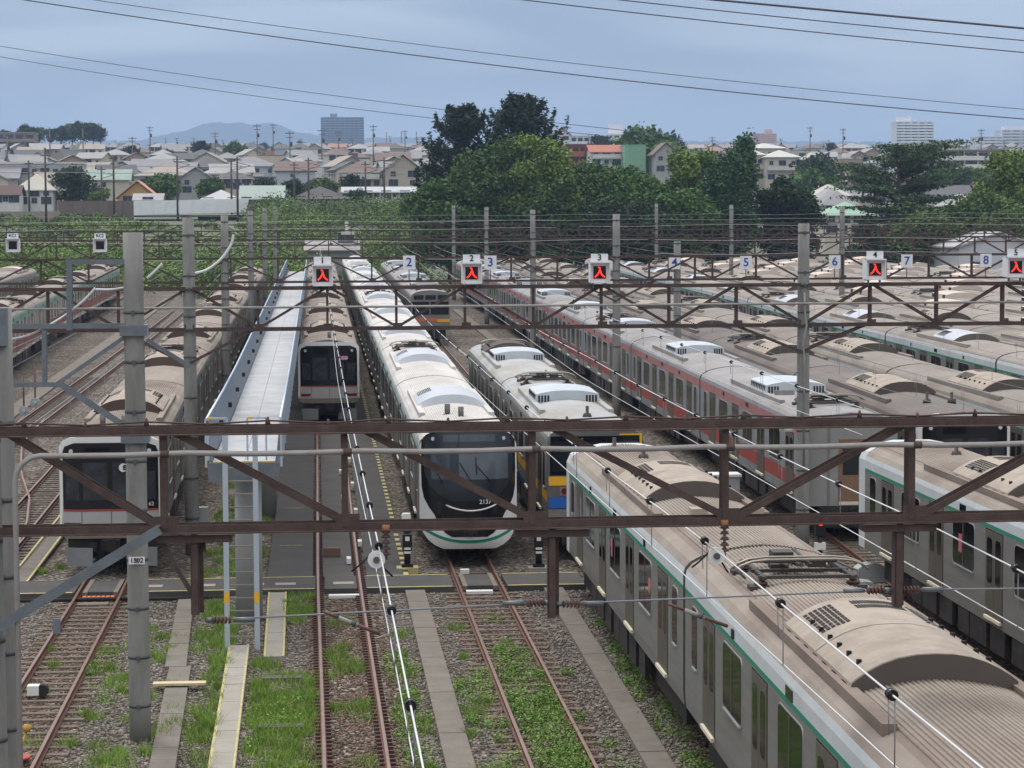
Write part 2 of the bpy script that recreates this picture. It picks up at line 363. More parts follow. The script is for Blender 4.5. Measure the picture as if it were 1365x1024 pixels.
# ------------------------------------------------------------------ trains
STEEL = M('brushed_steel', (134,132,127), .55, .35, var=.06, scale=2, stretch=(1,.3,6), dirt=(112,104,94), damt=.45, dscale=.8)
STEELD = M('dull_steel', (112,110,107), .55, .35, var=.06, scale=2, dirt=(84,78,70), damt=.5, dscale=.8)
DOORM = M('door_steel', (108,102,93), .5, .45, var=.08, scale=3, dirt=(96,88,78), damt=.5)
DARK = M('underframe_black', (32,31,31), .85, var=.2, scale=3, dirt=(84,66,54), damt=.4)
GLASS = M('window_glass', (14,16,17), .08, 0, var=0, spec=.22)
GLASSL = M('cab_glass', (62,69,76), .12, 0, var=.25, scale=1.3, spec=.6)
GLASSW = M('cab_window', (84,90,95), .12, 0, var=.2, scale=2, spec=.6)
FRAME = M('window_frame', (186,188,188), .35, .5, var=0)
GREEN = M('green_band', (28,132,104), .5, var=.05)
WHITE = M('white_band', (200,205,205), .5, var=.05, scale=2, dirt=(176,172,164), damt=.4, dscale=1.4)
REDB = M('red_band', (152,64,56), .55, var=.06, dirt=(140,80,66), damt=.4)
PINKB = M('faded_red_band', (168,112,108), .65, var=.12, scale=2, dirt=(132,112,106), damt=.6)
BRICK = M('brick_red_band', (146,82,72), .7, var=.12, dirt=(112,84,76), damt=.6)
TEAL = M('sage_green_band', (116,150,136), .65, var=.1, dirt=(130,134,124), damt=.5)
YELB = M('yellow_band', (226,172,40), .5, var=.05); BLUEB = M('blue_band', (34,96,176), .5, var=.06); ORNG = M('orange_band', (214,110,52), .5, var=.06)
BLACK = M('gloss_black', (20,20,23), .18, 0, var=0, spec=.6)
SILL = M('cream_step', (216,208,182), .6, var=.05)
PINK = M('pink_poster', (176,92,112), .7, var=.06)
LAMP = M('lamp_lens', (196,200,204), .2, var=0)
TAIL = M('tail_lens', (120,24,30), .25, var=0)
WHITEP = M('white_paint', (224,224,220), .45, var=.04, dirt=(190,184,174), damt=.3)
def roofm(n, c, d, amt=.8): return M(n, c, .85, 0, var=.15, scale=1.0, bump=.12, bscale=22, dirt=d, damt=amt, dscale=.55, stretch=(1,.45,1))
ROOF_E = roofm('dusty_brown_roof', (150, 140, 128), (120, 104, 94))
ROOF_A = roofm('dusty_beige_roof', (148, 138, 127), (120, 102, 90))
ROOF_C = roofm('white_roof', (200, 197, 192), (180,170,160), .4)
ROOF_D = roofm('silver_roof', (170, 172, 172), (150,138,116))
ROOF_F = roofm('grey_roof', (152, 150, 149), (138,128,120))
ROOF_G = roofm('brown_grey_roof', (118, 110, 104), (102, 92, 86))
ROOF_H = roofm('sandy_roof', (140, 132, 123), (124, 110, 100))
ROOF_L = roofm('cream_roof', (150, 142, 133), (134, 120, 112))
AC_E = M('sand_unit', (166,154,140), .8, var=.1, scale=2, dirt=(128,112,100), damt=.65)
AC_S = M('silver_unit', (196,203,208), .5, .3, var=.06, dirt=(160,158,150), damt=.4)
AC_C = M('pale_unit', (190,194,200), .5, .2, var=.05, dirt=(168,164,160), damt=.4)
AC_L = M('cream_unit', (206,192,178), .8, var=.08, dirt=(168,150,136), damt=.5)
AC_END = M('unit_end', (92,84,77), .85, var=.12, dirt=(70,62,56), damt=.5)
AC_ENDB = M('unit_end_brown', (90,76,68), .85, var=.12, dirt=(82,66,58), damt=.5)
GRIL = M('grille_dark', (38,33,31), .85, var=.1)
PANT = M('pantograph_metal', (74,69,65), .6, .4, var=.2, scale=8, dirt=(70,62,56), damt=.5)
PANTL = M('pantograph_bar', (150,142,130), .4, .6, var=.1)
INSU = M('insulator', (96,66,58), .5, var=.1)
HW = 1.4
RP = [(1.40,3.30),(1.37,3.42),(1.27,3.53),(1.08,3.63),(.8,3.71),(.4,3.775),(0,3.8)]
def ribbed(n=15):
    half = RP[:4]; pts = list(half); x0 = 1.0
    for k in range(n):
        xa = x0*(1-k/n); z = lambda x: 3.8 - .125*x*x*1.15
        pts += [(xa, z(xa)+.0), (xa-.38*x0/n, z(xa)+.0), (xa-.5*x0/n, z(xa)+.022), (xa-.9*x0/n, z(xa)+.022)]
    return pts + [(0,3.8)]
def body_mesh(T, length, ribs=False, wins=False, nose=False):
    rp = ribbed() if ribs else RP
    pr2 = [(HW if z0 > .96 else 1.38, z0) for z0, z1, mi in T['side']]
    mm = [mi for _, _, mi in T['side']]
    half = pr2 + rp; hm = mm + [T.get('edge', 2)] + [2]*(len(rp)-2)
    if ribs: hm[len(mm)+3:len(mm)+7] = [3]*4
    full = half + [(-x, z) for x, z in reversed(half[:-1])]
    ms = hm + list(reversed(hm[:len(half)-1])); ms = ms[:len(half)-1] + list(reversed(hm[:len(half)-1])) + [4]
    mb = MB(); mb.extr(full, 0, length, 1, mats=ms, cap=False)
    n = len(full)
    mb.add([(x,0,z) for x, z in full], [tuple(range(n-1,-1,-1))], 5); mb.add([(x,length,z) for x, z in full], [tuple(range(n))], 5)
    mb.box(-1.15,1.15,1.2,length-1.2,.32,.94,4)                   # equipment under the floor
    for sx in (-1,1):
        for k in range(7): mb.box(sx*1.32-.05 if sx>0 else -1.37, sx*1.32+.05 if sx>0 else -1.27, 5.2+k*1.4, 6.1+k*1.4+.2*(k%3), .38, .93, 4)
    if not nose: mb.box(-1.2,1.2,-.3,0,1.0,3.3,4)                  # gangway bellows
    for x in (1.08,-1.08): mb.box(x-.09,x+.09,length*.27,length*.73,3.60,3.74,3)
    if wins:
        for y in T['doors']:
            for sx in (-1,1):
                mb.box(min(sx*1.395,sx*1.408),max(sx*1.395,sx*1.408),y-.62,y+.62,1.13,3.0,6)
                for dy in (-.32,.32): mb.box(min(sx*1.40,sx*1.412),max(sx*1.40,sx*1.412),y+dy-.2,y+dy+.2,1.95,2.8,7)
        for y, wd in T['wins']:
            for sx in (-1,1):
                mb.box(min(sx*1.395,sx*1.408),max(sx*1.395,sx*1.408),y-wd/2-.05,y+wd/2+.05,1.85,2.9,8); mb.box(min(sx*1.40,sx*1.412),max(sx*1.40,sx*1.412),y-wd/2,y+wd/2,1.92,2.86,7)
    return mb.mesh('carriage', [T['mats'][k] for k in range(len(T['mats']))] )
def rrect(y0, y1, z0, z1, r, k=4):
    pts = []
    for cy, cz, a0 in ((y1-r,z1-r,0),(y0+r,z1-r,90),(y0+r,z0+r,180),(y1-r,z0+r,270)):
        for i in range(k+1): a = R(a0+90*i/k); pts.append((cy+r*math.cos(a), cz+r*math.sin(a)))
    return pts
def plate(mb, x, sx, pts, m, thick=.02):               # outline in (y,z) standing proud of the side at x
    n = len(pts); a = [(sx*x, y, z) for y, z in pts]; b = [(sx*(x+thick), y, z) for y, z in pts]
    mb.add(a+b, [tuple(range(n,2*n)) if sx > 0 else tuple(range(2*n-1,n-1,-1))] + [(i,(i+1)%n,n+(i+1)%n,n+i) for i in range(n)], m)
def win_mesh(sx, wd, z0=1.88, z1=2.92, split=True):
    mb = MB(); plate(mb, HW-.01, sx, rrect(-wd/2-.03, wd/2+.03, z0-.045, z1+.02, .15), 1, .022); plate(mb, HW-.005, sx, rrect(-wd/2, wd/2, z0, z1, .13), 0, .022)
    if split: mb.box(min(sx*1.41,sx*1.425), max(sx*1.41,sx*1.425), -.025, .025, z0+.02, z1-.02, 2)
    for dz in (.0,): mb.box(min(sx*1.41,sx*1.437), max(sx*1.41,sx*1.437), -wd/2+.1, wd/2-.1, z0-.03, z0+.0, 1)
    return mb.mesh('window', [GLASS, FRAME, DOORM])
def door_mesh(sx, dm):
    mb = MB(); x = HW
    plate(mb, x-.01, sx, [(-.66,1.13),(.66,1.13),(.66,3.0),(-.66,3.0)], 2, .013)
    for a, b in ((-.63,-.008),(.008,.63)):
        plate(mb, x-.008, sx, [(a,1.15),(b,1.15),(b,2.97),(a,2.97)], 0, .02)
        plate(mb, x-.004, sx, rrect((a+b)/2-.2,(a+b)/2+.2,1.85,2.82,.11), 1, .02)
    mb.box(min(sx*1.40,sx*1.46), max(sx*1.40,sx*1.46), -.6, .6, 1.06, 1.125, 3)
    return mb.mesh('door', [dm, GLASS, DARK, SILL])
def bogie_mesh():
    mb = MB()
    for y in (-1.05,1.05):
        for x in (-.566,.566): mb.tube([(x-.06,y,.43),(x+.06,y,.43)], .43, 18, 0)
        mb.tube([(-1.0,y,.43),(1.0,y,.43)], .08, 8, 0)
    for x in (-.95,.95): mb.beam((x,-1.6,.55),(x,1.6,.55),.16,.22,0); mb.box(x-.18,x+.18,-.3,.3,.6,.9,0)
    mb.box(-.9,.9,-.2,.2,.4,.85,0); return mb.mesh('bogie', [DARK])
BOGIE = bogie_mesh()
def arc_z(x, hw, h): return h*(1-(abs(x)/hw)**2.4)
def ac_mesh(style, body, end):
    mb = MB(); n = 14
    if style == 'arch':                                # long arched unit with rounded shoulders and grilles
        hw, ln, h = 1.06, 4.5, .36; xs_ = [hw*math.cos(math.pi*i/n) for i in range(n+1)]
        base = 3.62
        pr = [(hw+.02, base)] + [(x, base+.16+arc_z(x, hw, h)) for x in xs_] + [(-hw-.02, base)]
        mb.extr(pr, -ln/2, ln/2, 0, cap=False); k = len(pr)
        for y, s in ((-ln/2,1),(ln/2,-1)): mb.add([(x,y,z) for x, z in pr], [tuple(range(k-1,-1,-1)) if s > 0 else tuple(range(k))], 1)
        pf = [(x*1.005, z+.012) for x, z in pr[1:-1]]
        for y in (-ln/2+.02, 0): mb.extr(pf, y, y+.035, 0, closed=False, cap=False)
        def gr(x0, x1, y0, y1, nx, ny):
            for i in range(nx):
                for j in range(ny):
                    a, b = x0+(x1-x0)*i/nx, x0+(x1-x0)*(i+.72)/nx; c, d = y0+(y1-y0)*j/ny, y0+(y1-y0)*(j+.75)/ny
                    za, zb = base+.166+arc_z(a,hw,h), base+.166+arc_z(b,hw,h); mb.add([(a,c,za),(b,c,zb),(b,d,zb),(a,d,za)], [(0,1,2,3)], 2)
        gr(-.86,-.45,.55,2.0,6,8); gr(-.2,.52,1.35,2.05,16,2); gr(.6,.9,.55,2.0,4,8)
        for sx in (-1,1):
            for k in range(7): y = -2.0+k*.62; mb.box(min(sx*1.05,sx*1.085),max(sx*1.05,sx*1.085),y,y+.28,base+.05,base+.12,2)
            for k in range(6): y = -1.7+k*.6; mb.box(sx*.84-.03,sx*.84+.03,y,y+.06,base+.28,base+.36,2)
    elif style == 'box':                               # angular silver unit with slotted corners
        hw, ln, h = 1.02, 2.9, .12
        xs_ = [hw*(1-2*i/n) for i in range(n+1)]; base = 3.64
        pr = [(hw+.05, base)] + [(x, base+.34+arc_z(x, hw, h)) for x in xs_] + [(-hw-.05, base)]
        mb.extr(pr, -ln/2, ln/2, 0, cap=False); k = len(pr)
        for y, s in ((-ln/2,1),(ln/2,-1)): mb.add([(x,y,z) for x, z in pr], [tuple(range(k-1,-1,-1)) if s > 0 else tuple(range(k))], 0)
        for sx in (-1,1):
            for k in range(4): mb.box(sx*(.93-k*.1)-.03, sx*(.93-k*.1)+.03, -ln/2-.012, -ln/2+.02, base+.08, base+.3, 2)
            for k in range(9): y = -1.25+k*.29; mb.box(min(sx*1.0,sx*1.05),max(sx*1.0,sx*1.05),y,y+.15,base+.1,base+.3,2)
        for y in (-.9,0,.9): mb.extr([(x, base+.355+arc_z(x,hw,h)) for x in xs_], y, y+.03, 0, closed=False, cap=False)
    elif style == 'smooth':                            # low pale arch with a sloped front
        hw, ln, h = 1.1, 3.7, .34; xs_ = [hw*math.cos(math.pi*i/n) for i in range(n+1)]; base = 3.64
        def rw(y, k): return [(x*1.0, y, base+.02+.1*k+k*arc_z(x, hw, h)) for x in xs_]
        mb.rows([rw(-ln/2-.12, .0), rw(-ln/2, .97)], 1); mb.rows([rw(-ln/2,.97), rw(-ln/2+.15,1), rw(-.2,1)], 0, True); mb.rows([rw(-.2,1), rw(-.2+.02,1.02), rw(ln/2,1.0)], 0); mb.rows([rw(ln/2,1), rw(ln/2+.3,0)], 1)
        for i in range(9): mb.box(-.98+i*.05,-.955+i*.05,.3,1.6,base+.1+arc_z(-.9+i*.05,hw,h)*.98,base+.135+arc_z(-.96+i*.05,hw,h),2)
    else:                                              # boxy cream unit of the far rows
        hw, ln, h = 1.05, 3.6, .16; xs_ = [hw*(1-2*i/8) for i in range(9)]; base = 3.62
        pr = [(hw+.1, base)] + [(x, base+.36+arc_z(x, hw, h)) for x in xs_] + [(-hw-.1, base)]
        mb.extr(pr, -ln/2, ln/2, 0, cap=False); k = len(pr)
        for y, s in ((-ln/2,1),(ln/2,-1)): mb.add([(x,y,z) for x, z in pr], [tuple(range(k-1,-1,-1)) if s > 0 else tuple(range(k))], 0)
        for sx in (-1,1):
            for y in (-1.6,1.1): mb.box(min(sx*1.0,sx*1.13),max(sx*1.0,sx*1.13),y,y+.5,base+.06,base+.36,2)
    return mb.mesh('air_conditioner', [body, end, GRIL])
def panto_mesh():
    mb = MB()
    for x in (-.75,.75):
        for y in (-.85,.85):
            mb.box(x-.2,x+.2,y-.16,y+.16,3.66,3.78,0); mb.tube([(x,y,3.76),(x,y,3.80),(x,y,3.80),(x,y,3.86),(x,y,3.86),(x,y,3.92)], [.07,.07,.11,.11,.07,.07], 8, 2)
    for x in (-.72,.72): mb.beam((x,-1.0,3.97),(x,1.0,3.97),.07,.09,0)
    for y in (-.9,-.2,.9): mb.beam((-.8,y,3.98),(.8,y,3.98),.08,.08,0)
    mb.tube([(-.1,.85,4.05),(-.05,-.6,4.2)], .05, 6, 0); mb.tube([(.12,-.6,4.2),(.1,.9,4.28)], .035, 6, 0); mb.tube([(-.3,.8,4.02),(-.25,-.5,4.16)], .025, 6, 0)
    for y in (-.42,-.12):                              # collector bow with horns
        mb.tube([(-1.1,y,4.02),(-1.0,y,4.16),(-.82,y,4.26),(-.55,y,4.3),(.55,y,4.3),(.82,y,4.26),(1.0,y,4.16),(1.1,y,4.02)], .03, 6, 1)
    mb.box(-.6,.6,-.3,-.24,4.18,4.24,0); mb.box(-.45,-.15,-.05,.2,3.98,4.1,0); mb.box(.2,.5,.1,.4,3.98,4.12,0); mb.box(-.2,.15,1.1,1.5,3.75,4.15,0)
    mb.tube([(-.9,-.2,3.8),(-1.0,.2,3.95),(-.8,.7,4.0)], .025, 6, 0); mb.tube([(.85,-.7,3.8),(1.0,-.1,3.92),(.9,.9,3.9),(.6,1.1,3.95)], .025, 6, 0)
    mb.v = [(x, y, 3.70+(z-3.70)*.66) for x, y, z in mb.v]
    return mb.mesh('pantograph', [PANT, PANTL, INSU])
PANTO = panto_mesh()
def antenna_mesh():
    mb = MB(); mb.tube([(0,0,3.74),(0,0,3.9),(0,0,3.9),(0,0,4.12)], [.16,.11,.05,.05], 10, 0); return mb.mesh('antenna', [PANT])
ANT = antenna_mesh()
def ant2_mesh():
    mb = MB(); mb.tube([(0,0,3.74),(0,0,4.1)], .085, 10, 0); mb.box(-.12,.12,-.12,.12,3.73,3.79,0); return mb.mesh('antenna', [STEELD])
ANT2 = ant2_mesh()
DY = [2.52+4.82*k for k in range(4)]
WY = [(4.93,1.75),(9.75,1.75),(14.57,1.75),(.95,.62),(18.55,.62)]
def ttype(side, roof, acs, acb, ace, mats, edge=2, dm=DOORM, endm=STEELD, walk=None):
    T = dict(side=side, edge=edge, doors=DY, wins=WY); T['mats'] = mats + [DARK]*0
    T['mats'] = [STEEL, mats[0], roof, walk or roof, DARK, endm, dm, GLASS, FRAME] + mats[1:]; T['acs'] = (acs, acb, ace); T['dm'] = dm; T['cache'] = {}; return T
# side zones: (z0, z1, material); 0 steel 1 first band 9.. further bands
TE = ttype([(.95,1.2,0),(1.2,3.0,0),(3.0,3.09,1),(3.09,3.3,9)], ROOF_E, 'arch', AC_E, AC_END, [GREEN, WHITE], 9, walk=roofm('roof_soot', (134,119,108), (104,90,80)))
TE['side'] = [(.95,1.2,0),(1.2,3.02,0),(3.02,3.10,1),(3.10,3.3,9)]; TE['rib'] = True
TI = ttype([(.95,1.2,0),(1.2,2.98,0),(2.98,3.06,1),(3.06,3.3,9)], ROOF_L, 'smooth', AC_C, AC_END, [GREEN, WHITE], 9)
TC = ttype([(.95,1.2,0),(1.2,3.02,0),(3.02,3.10,1),(3.10,3.3,9)], ROOF_C, 'smooth', AC_C, AC_C, [GREEN, WHITE], 9)
TA = ttype([(.95,1.2,0),(1.2,1.55,0),(1.55,1.75,1),(1.75,3.3,0)], ROOF_A, 'arch', AC_E, AC_ENDB, [STEELD], 0)
TD = ttype([(.95,1.15,9),(1.15,1.5,0),(1.5,1.8,1),(1.8,3.3,0)], ROOF_D, 'box', AC_S, AC_S, [YELB, BLUEB], 0)
TF = ttype([(.95,1.28,0),(1.28,1.74,1),(1.74,2.98,0),(2.98,3.3,9)], ROOF_F, 'box', AC_S, AC_S, [REDB, PINKB], 0)
TG = ttype([(.95,3.0,0),(3.0,3.1,1),(3.1,3.3,9)], ROOF_G, 'arch', AC_E, AC_END, [GREEN, WHITE], 2)
TH = ttype([(.95,3.0,0),(3.0,3.1,1),(3.1,3.3,9)], ROOF_H, 'arch', AC_E, AC_END, [GREEN, WHITE], 2)
TL = ttype([(.95,1.3,0),(1.3,1.85,1),(1.85,3.3,0)], ROOF_L, 'cream', AC_L, AC_L, [REDB], 2)
TM = ttype([(.95,1.2,0),(1.2,1.9,1),(1.9,2.9,0),(2.9,3.3,9)], ROOF_H, 'arch', AC_E, AC_ENDB, [BRICK, TEAL], 9)
TO = ttype([(.95,1.5,0),(1.5,1.7,1),(1.7,3.3,0)], ROOF_F, 'box', AC_S, AC_S, [ORNG], 0)
for T in (TM,): T['mats'][0] = M('dusty_cream_side', (166,160,148), .8, var=.1, dirt=(126,114,100), damt=.5)
TF['mats'][0] = M('weathered_grey_side', (140,144,146), .65, .2, var=.06, dirt=(104,100,96), damt=.5, dscale=.9)
def get(T, key, f):
    if key not in T['cache']: T['cache'][key] = f()
    return T['cache'][key]
def side_bits(sx):
    m = MB(); 
    for y in (5.0, 14.5): m.box(min(sx*1.39,sx*1.43),max(sx*1.39,sx*1.43),y-.08,y+.08,3.12,3.26,0)
    m2_ = MB(); m2_.box(min(sx*1.39,sx*1.412),max(sx*1.39,sx*1.412),9.6,10.1,3.11,3.27,0)
    return m.mesh('side_lamp', [DARK]), m2_.mesh('destination_display', [GLASS])
def train(name, label, T, xf, y0, n, near=0, sides=(-1,1), ribs=0, panto=(1,4,7), first=19.5, group=None, back=0):
    """n coupled carriages from y0 away from the camera; the nearest `near` of them carry doors and windows of their own"""
    t = thing(name, label, 'train', (xf(y0), y0, zg(y0)), group); y = y0; cars = []
    for k in range(n):
        ln = first if k == 0 else 19.5
        xa, xb, za, zb = xf(y), xf(y+ln), zg(y), zg(y+ln)
        rot = (math.atan2(zb-za, ln), 0, -math.atan2(xb-xa, ln))
        full = k < near; rb = k < ribs
        me = get(T, ('b', ln, rb, full, k == 0, k < n-1), lambda: body_mesh(T, ln+(.26 if k < n-1 else 0), rb, not full, k == 0))
        c = inst(me, 'carriage', t, (xa-xf(y0), y-y0, za-zg(y0)), rot); cars.append(c); off = ln-19.5 if k == 0 else 0
        inst(get(T, 'ac', lambda: ac_mesh(*T['acs'])), 'air_conditioner', c, (0, off+9.75, 0))
        if k in panto: inst(PANTO, 'pantograph', c, (0, off+(16.6 if k != 0 or T is TE else 3.4), 0))
        if full:
            for dy in (3.0, ln-3.0): inst(BOGIE, 'bogie', c, (0, dy, 0))
            for sx in sides:
                for bm_ in get(T, ('s', sx), lambda: side_bits(sx)): inst(bm_, bm_.name.split('.')[0], c, (0, off, 0))
                dme = get(T, ('d', sx), lambda: door_mesh(sx, T['dm']))
                for dy in DY: inst(dme, 'door', c, (0, off+dy, 0))
                for wy, wd in WY: inst(get(T, ('w', sx, wd), lambda: win_mesh(sx, wd, split=wd > 1)), 'window', c, (0, off+wy, 0))
        y += ln + .5
    return t, cars
# fronts: built on the near end of the first carriage, y < 0 is towards the camera
def strip(mb, fn, rws, m, off, n=10, smooth=True):        # rws: (z, xl, xr)
    mb.rows([[(xl+(xr-xl)*i/n, fn(xl+(xr-xl)*i/n, z)-off, z) for i in range(n+1)] for z, xl, xr in rws], m, smooth)
def fill(rws, k=3):                                        # subdivide rows
    o = []
    for a, b in zip(rws, rws[1:]):
        for i in range(k): o.append(tuple(a[j]+(b[j]-a[j])*i/k for j in range(3)))
    return o + [rws[-1]]
sym = lambda rw: [(z, -x, x) for z, x in rw]
def nose_front(c):                                         # rounded white nose with black mask and smile line
    def fn(x, z):
        k = max(0., 1-(abs(x)/1.41)**3.2); zz = 1-.45*max(0, (z-1.9)/1.9)**1.5 - .175*max(0, (.76-z)/.4)**2
        return -.72*k*zz
    body = sym([(3.8,.35),(3.77,.6),(3.72,.85),(3.62,1.13),(3.5,1.3),(3.3,1.39),(2.4,1.4),(1.3,1.4),(1.0,1.38),(.8,1.31),(.6,1.17),(.46,.98),(.36,.75)])
    mb = MB(); strip(mb, fn, fill(body), 0, 0, 28); mb.rows([[(x, 0, z) for z, a, x in body], [(x*.999, fn(x*.999, z), z) for z, a, x in body]], 0)
    bt = [(-.75+1.5*i/12) for i in range(13)]; mb.rows([[(x, fn(x,.36), .36) for x in bt], [(x, .2, .36) for x in bt]], 1)
    mb.build('nose', [WHITEP, DARK], c)
    mb = MB(); mask = sym([(3.68,1.06),(3.6,1.22),(3.42,1.34),(2.6,1.355),(2.1,1.34),(1.8,1.28),(1.55,1.15),(1.35,1.0),(1.17,.92),(1.0,.84),(.82,.68),(.72,.5)])
    strip(mb, fn, fill(mask), 0, .014, 24)
    strip(mb, fn, fill(sym([(3.64,1.02),(3.55,1.19),(3.0,1.29),(2.5,1.26),(2.15,1.1),(1.9,.82),(1.74,.45)])), 1, .026, 20)
    mb.build('mask', [BLACK, M('smoked_glass', (40,43,48), .2, var=.1, spec=.5)], c)
    for nm, a, b, z0, z1, mt in (('front_window',-1.08,-.55,2.36,3.16,GLASSL),('front_window',-.3,1.12,2.36,3.16,GLASSW),('destination_display',-.74,.74,3.42,3.62,GLASSL)):
        mb = MB(); strip(mb, fn, [(z1-(z1-z0)*i/4, a, b) for i in range(5)], 0, .036, 12); mb.build(nm, mt, c)
    for x in (-1.02, 1.0):
        mb = MB(); mb.tube([(x, fn(x,3.5)-.045, 3.5),(x, fn(x,3.5)-.02, 3.5)], .055, 12, 0); mb.build('headlight', LAMP, c)
    mb = MB(); mb.tube([(x, fn(x, z)-.03, z) for x, z in [(-.68+1.44*i/16, 1.47+.17*((i-8)/8)**2) for i in range(17)]], [.012]+[.026]*15+[.012], 6, 0); mb.build('smile_line', WHITEP, c)
    mb = MB(); text_mb(mb, '2137', .17, (.44, fn(.44,1.7)-.05, 1.72), 0, .002); mb.build('number_lettering', WHITEP, c)
    mb = MB(); xs_ = [-1.3+2.6*i/26 for i in range(27)]; zc = lambda x: .58+.34*(abs(x)/1.3)**2.2
    mb.rows([[(x, fn(x,zc(x)+.045)-.012, zc(x)+.045) for x in xs_], [(x, fn(x,zc(x)-.045)-.012, zc(x)-.045) for x in xs_]], 0, True); mb.build('green_line', GREEN, c)
    mb = MB()
    for (x0,z0,x1,z1) in ((-.28,2.85,.02,2.35),(.2,2.75,.62,2.28),(-.95,2.62,-.78,2.25),(.18,3.0,.2,2.5)):
        mb.tube([(x0, fn(x0,z0)-.07, z0),(x1, fn(x1,z1)-.07, z1)], .014, 5, 0)
    mb.tube([(-.28,fn(-.28,3.66)-.06,3.66),(-.34,fn(-.3,3.2)-.06,3.15)], .012, 5, 0); mb.build('wiper', DARK, c)
    mb = MB(); mb.box(-.2,.2,fn(0,1)-.12,-.3,.82,1.0,0); mb.box(-.06,.06,fn(0,1)-.16,-.3,.78,1.04,0); mb.build('coupler', DARK, c)
def flat_front(c, line, frame=WHITEP, num='62', circ='8', sign=False):
    def fn(x, z): return -.16*(1-(abs(x)/1.42)**4) - .10*max(0,(2.0-z)/2.0)
    mb = MB(); outl = sym([(3.74,.75),(3.68,1.12),(3.58,1.34),(3.45,1.42),(1.7,1.42),(1.1,1.42)]); strip(mb, fn, fill(outl), 0, 0, 20)
    mb.rows([[(x, .3, z) for z, a, x in outl], [(x, fn(x,z), z) for z, a, x in outl]], 0); mb.rows([[(-x, fn(x,z), z) for z, a, x in outl], [(-x, .3, z) for z, a, x in outl]], 0)
    mb.rows([[(a, .3, z) for z, a, x in outl[:4]]+[(x, .3, z) for z, a, x in outl[3::-1]], [(a, fn(a,z), z) for z, a, x in outl[:4]]+[(x, fn(x,z), z) for z, a, x in outl[3::-1]]], 0)
    mb.build('cab_frame', frame, c)
    mb = MB(); strip(mb, fn, [(1.63,-1.33,1.33),(1.3,-1.36,1.36),(1.1,-1.38,1.38)], 0, .014, 16)
    for x in (-.8,0.02,.8): mb.beam((x,fn(x,1.6)-.018,1.62),(x,fn(x,1.1)-.018,1.12),.014,.01,1)
    mb.build('front_panel', [M('front_silver',(176,174,172),.5,.3,var=.05,dirt=(150,142,132),damt=.4), GRIL], c)
    mb = MB(); strip(mb, fn, fill(sym([(3.55,1.0),(3.45,1.26),(3.3,1.32),(1.66,1.32)])), 0, .014, 20); mb.build('mask', BLACK, c)
    for a, b, z0, z1 in ((-1.24,-.86,1.95,2.75),(-.76,-.08,1.95,3.0),(.06,.72,1.95,3.0),(.82,1.24,1.95,2.75)):
        mb = MB(); strip(mb, fn, [(z1,a,b),((z0+z1)/2,a,b),(z0,a,b)], 0, .026, 6); mb.build('front_window', M('dim_cab_glass',(50,54,58),.1,var=.6,scale=2.6,spec=.5), c)
    mb = MB(); strip(mb, fn, [(3.42,-.7,.0),(3.14,-.7,.0)], 0, .026, 6); mb.build('destination_display', GLASS, c)
    if line:
        mb = MB(); strip(mb, fn, [(1.69,-1.32,1.32),(1.63,-1.32,1.32)], 0, .022, 16); mb.build('red_line', line, c)
    for sx in (-1,1):
        mb = MB(); strip(mb, fn, [(1.32,min(sx*.82,sx*1.3),max(sx*.82,sx*1.3)),(1.2,min(sx*.9,sx*1.3),max(sx*.9,sx*1.3))], 0, .03, 6); mb.build('tail_light', TAIL, c)
        mb = MB(); mb.tube([(sx*1.08,fn(1,3.3)-.03,3.32),(sx*1.08,fn(1,3.3),3.32)], .06, 12, 0); mb.build('headlight', LAMP, c)
    if circ:
        mb = MB(); mb.tube([(.36,fn(.5,2.85)-.05,2.85),(.36,fn(.5,2.85)-.02,2.85)], .12, 16, 0); mb.tube([(.5,fn(.5,2.85)-.05,2.85),(.5,fn(.5,2.85)-.02,2.85)], .12, 16, 0)
        text_mb(mb, circ, .2, (.4, fn(.5,2.85)-.06, 2.85), 1, .004); mb.build('number_disc', [WHITEP, BLACK], c)
    if sign:
        mb = MB()
        for x in (.52,.66,.8): mb.tube([(x,fn(.6,2.95)-.05,2.98),(x,fn(.6,2.95)-.02,2.98)], .1, 12, 0)
        mb.build('sign_plate', M('pink_sign',(214,150,190),.6,var=.2,scale=9), c)
    if num:
        mb = MB(); text_mb(mb, num, .15, (1.12, fn(1.1,1.8)-.04, 1.82), 0); mb.build('number_lettering', WHITEP, c)
    mb = MB(); strip(mb, fn, [(1.1,-1.38,1.38),(.95,-1.36,1.36),(.88,-1.2,1.2)], 0, .05, 12); mb.build('bumper', M('bumper_grey',(120,112,100),.7,var=.1,dirt=(90,80,70)), c)
    mb = MB(); mb.box(-1.2,1.2,-.1,.4,.3,.9,0); mb.box(-.25,.25,-.5,0,.55,.85,0); mb.tube([(0,-.55,.7),(0,-.1,.7)], .18, 12, 0); mb.box(-.6,-.4,-.3,0,.5,.75,0); mb.box(.4,.55,-.3,0,.45,.8,0); mb.build('coupler', DARK, c)
    for a, b in ((-1.28,-.5),(.45,1.28)):
        mb = MB(); mb.add([(a,-.2,.62),(b,-.45,.62),(b,-.5,.12),(a*.94,-.25,.12),(a,-.1,.62),(b,-.3,.62),(b,-.4,.12),(a*.94,-.1,.12)], [(0,3,2,1),(4,5,6,7),(0,1,5,4),(3,7,6,2),(1,2,6,5),(0,4,7,3)], 0); mb.build('snow_plough', M('plough_grey',(126,128,130),.6,.2,var=.1,dirt=(90,86,82),damt=.5), c)
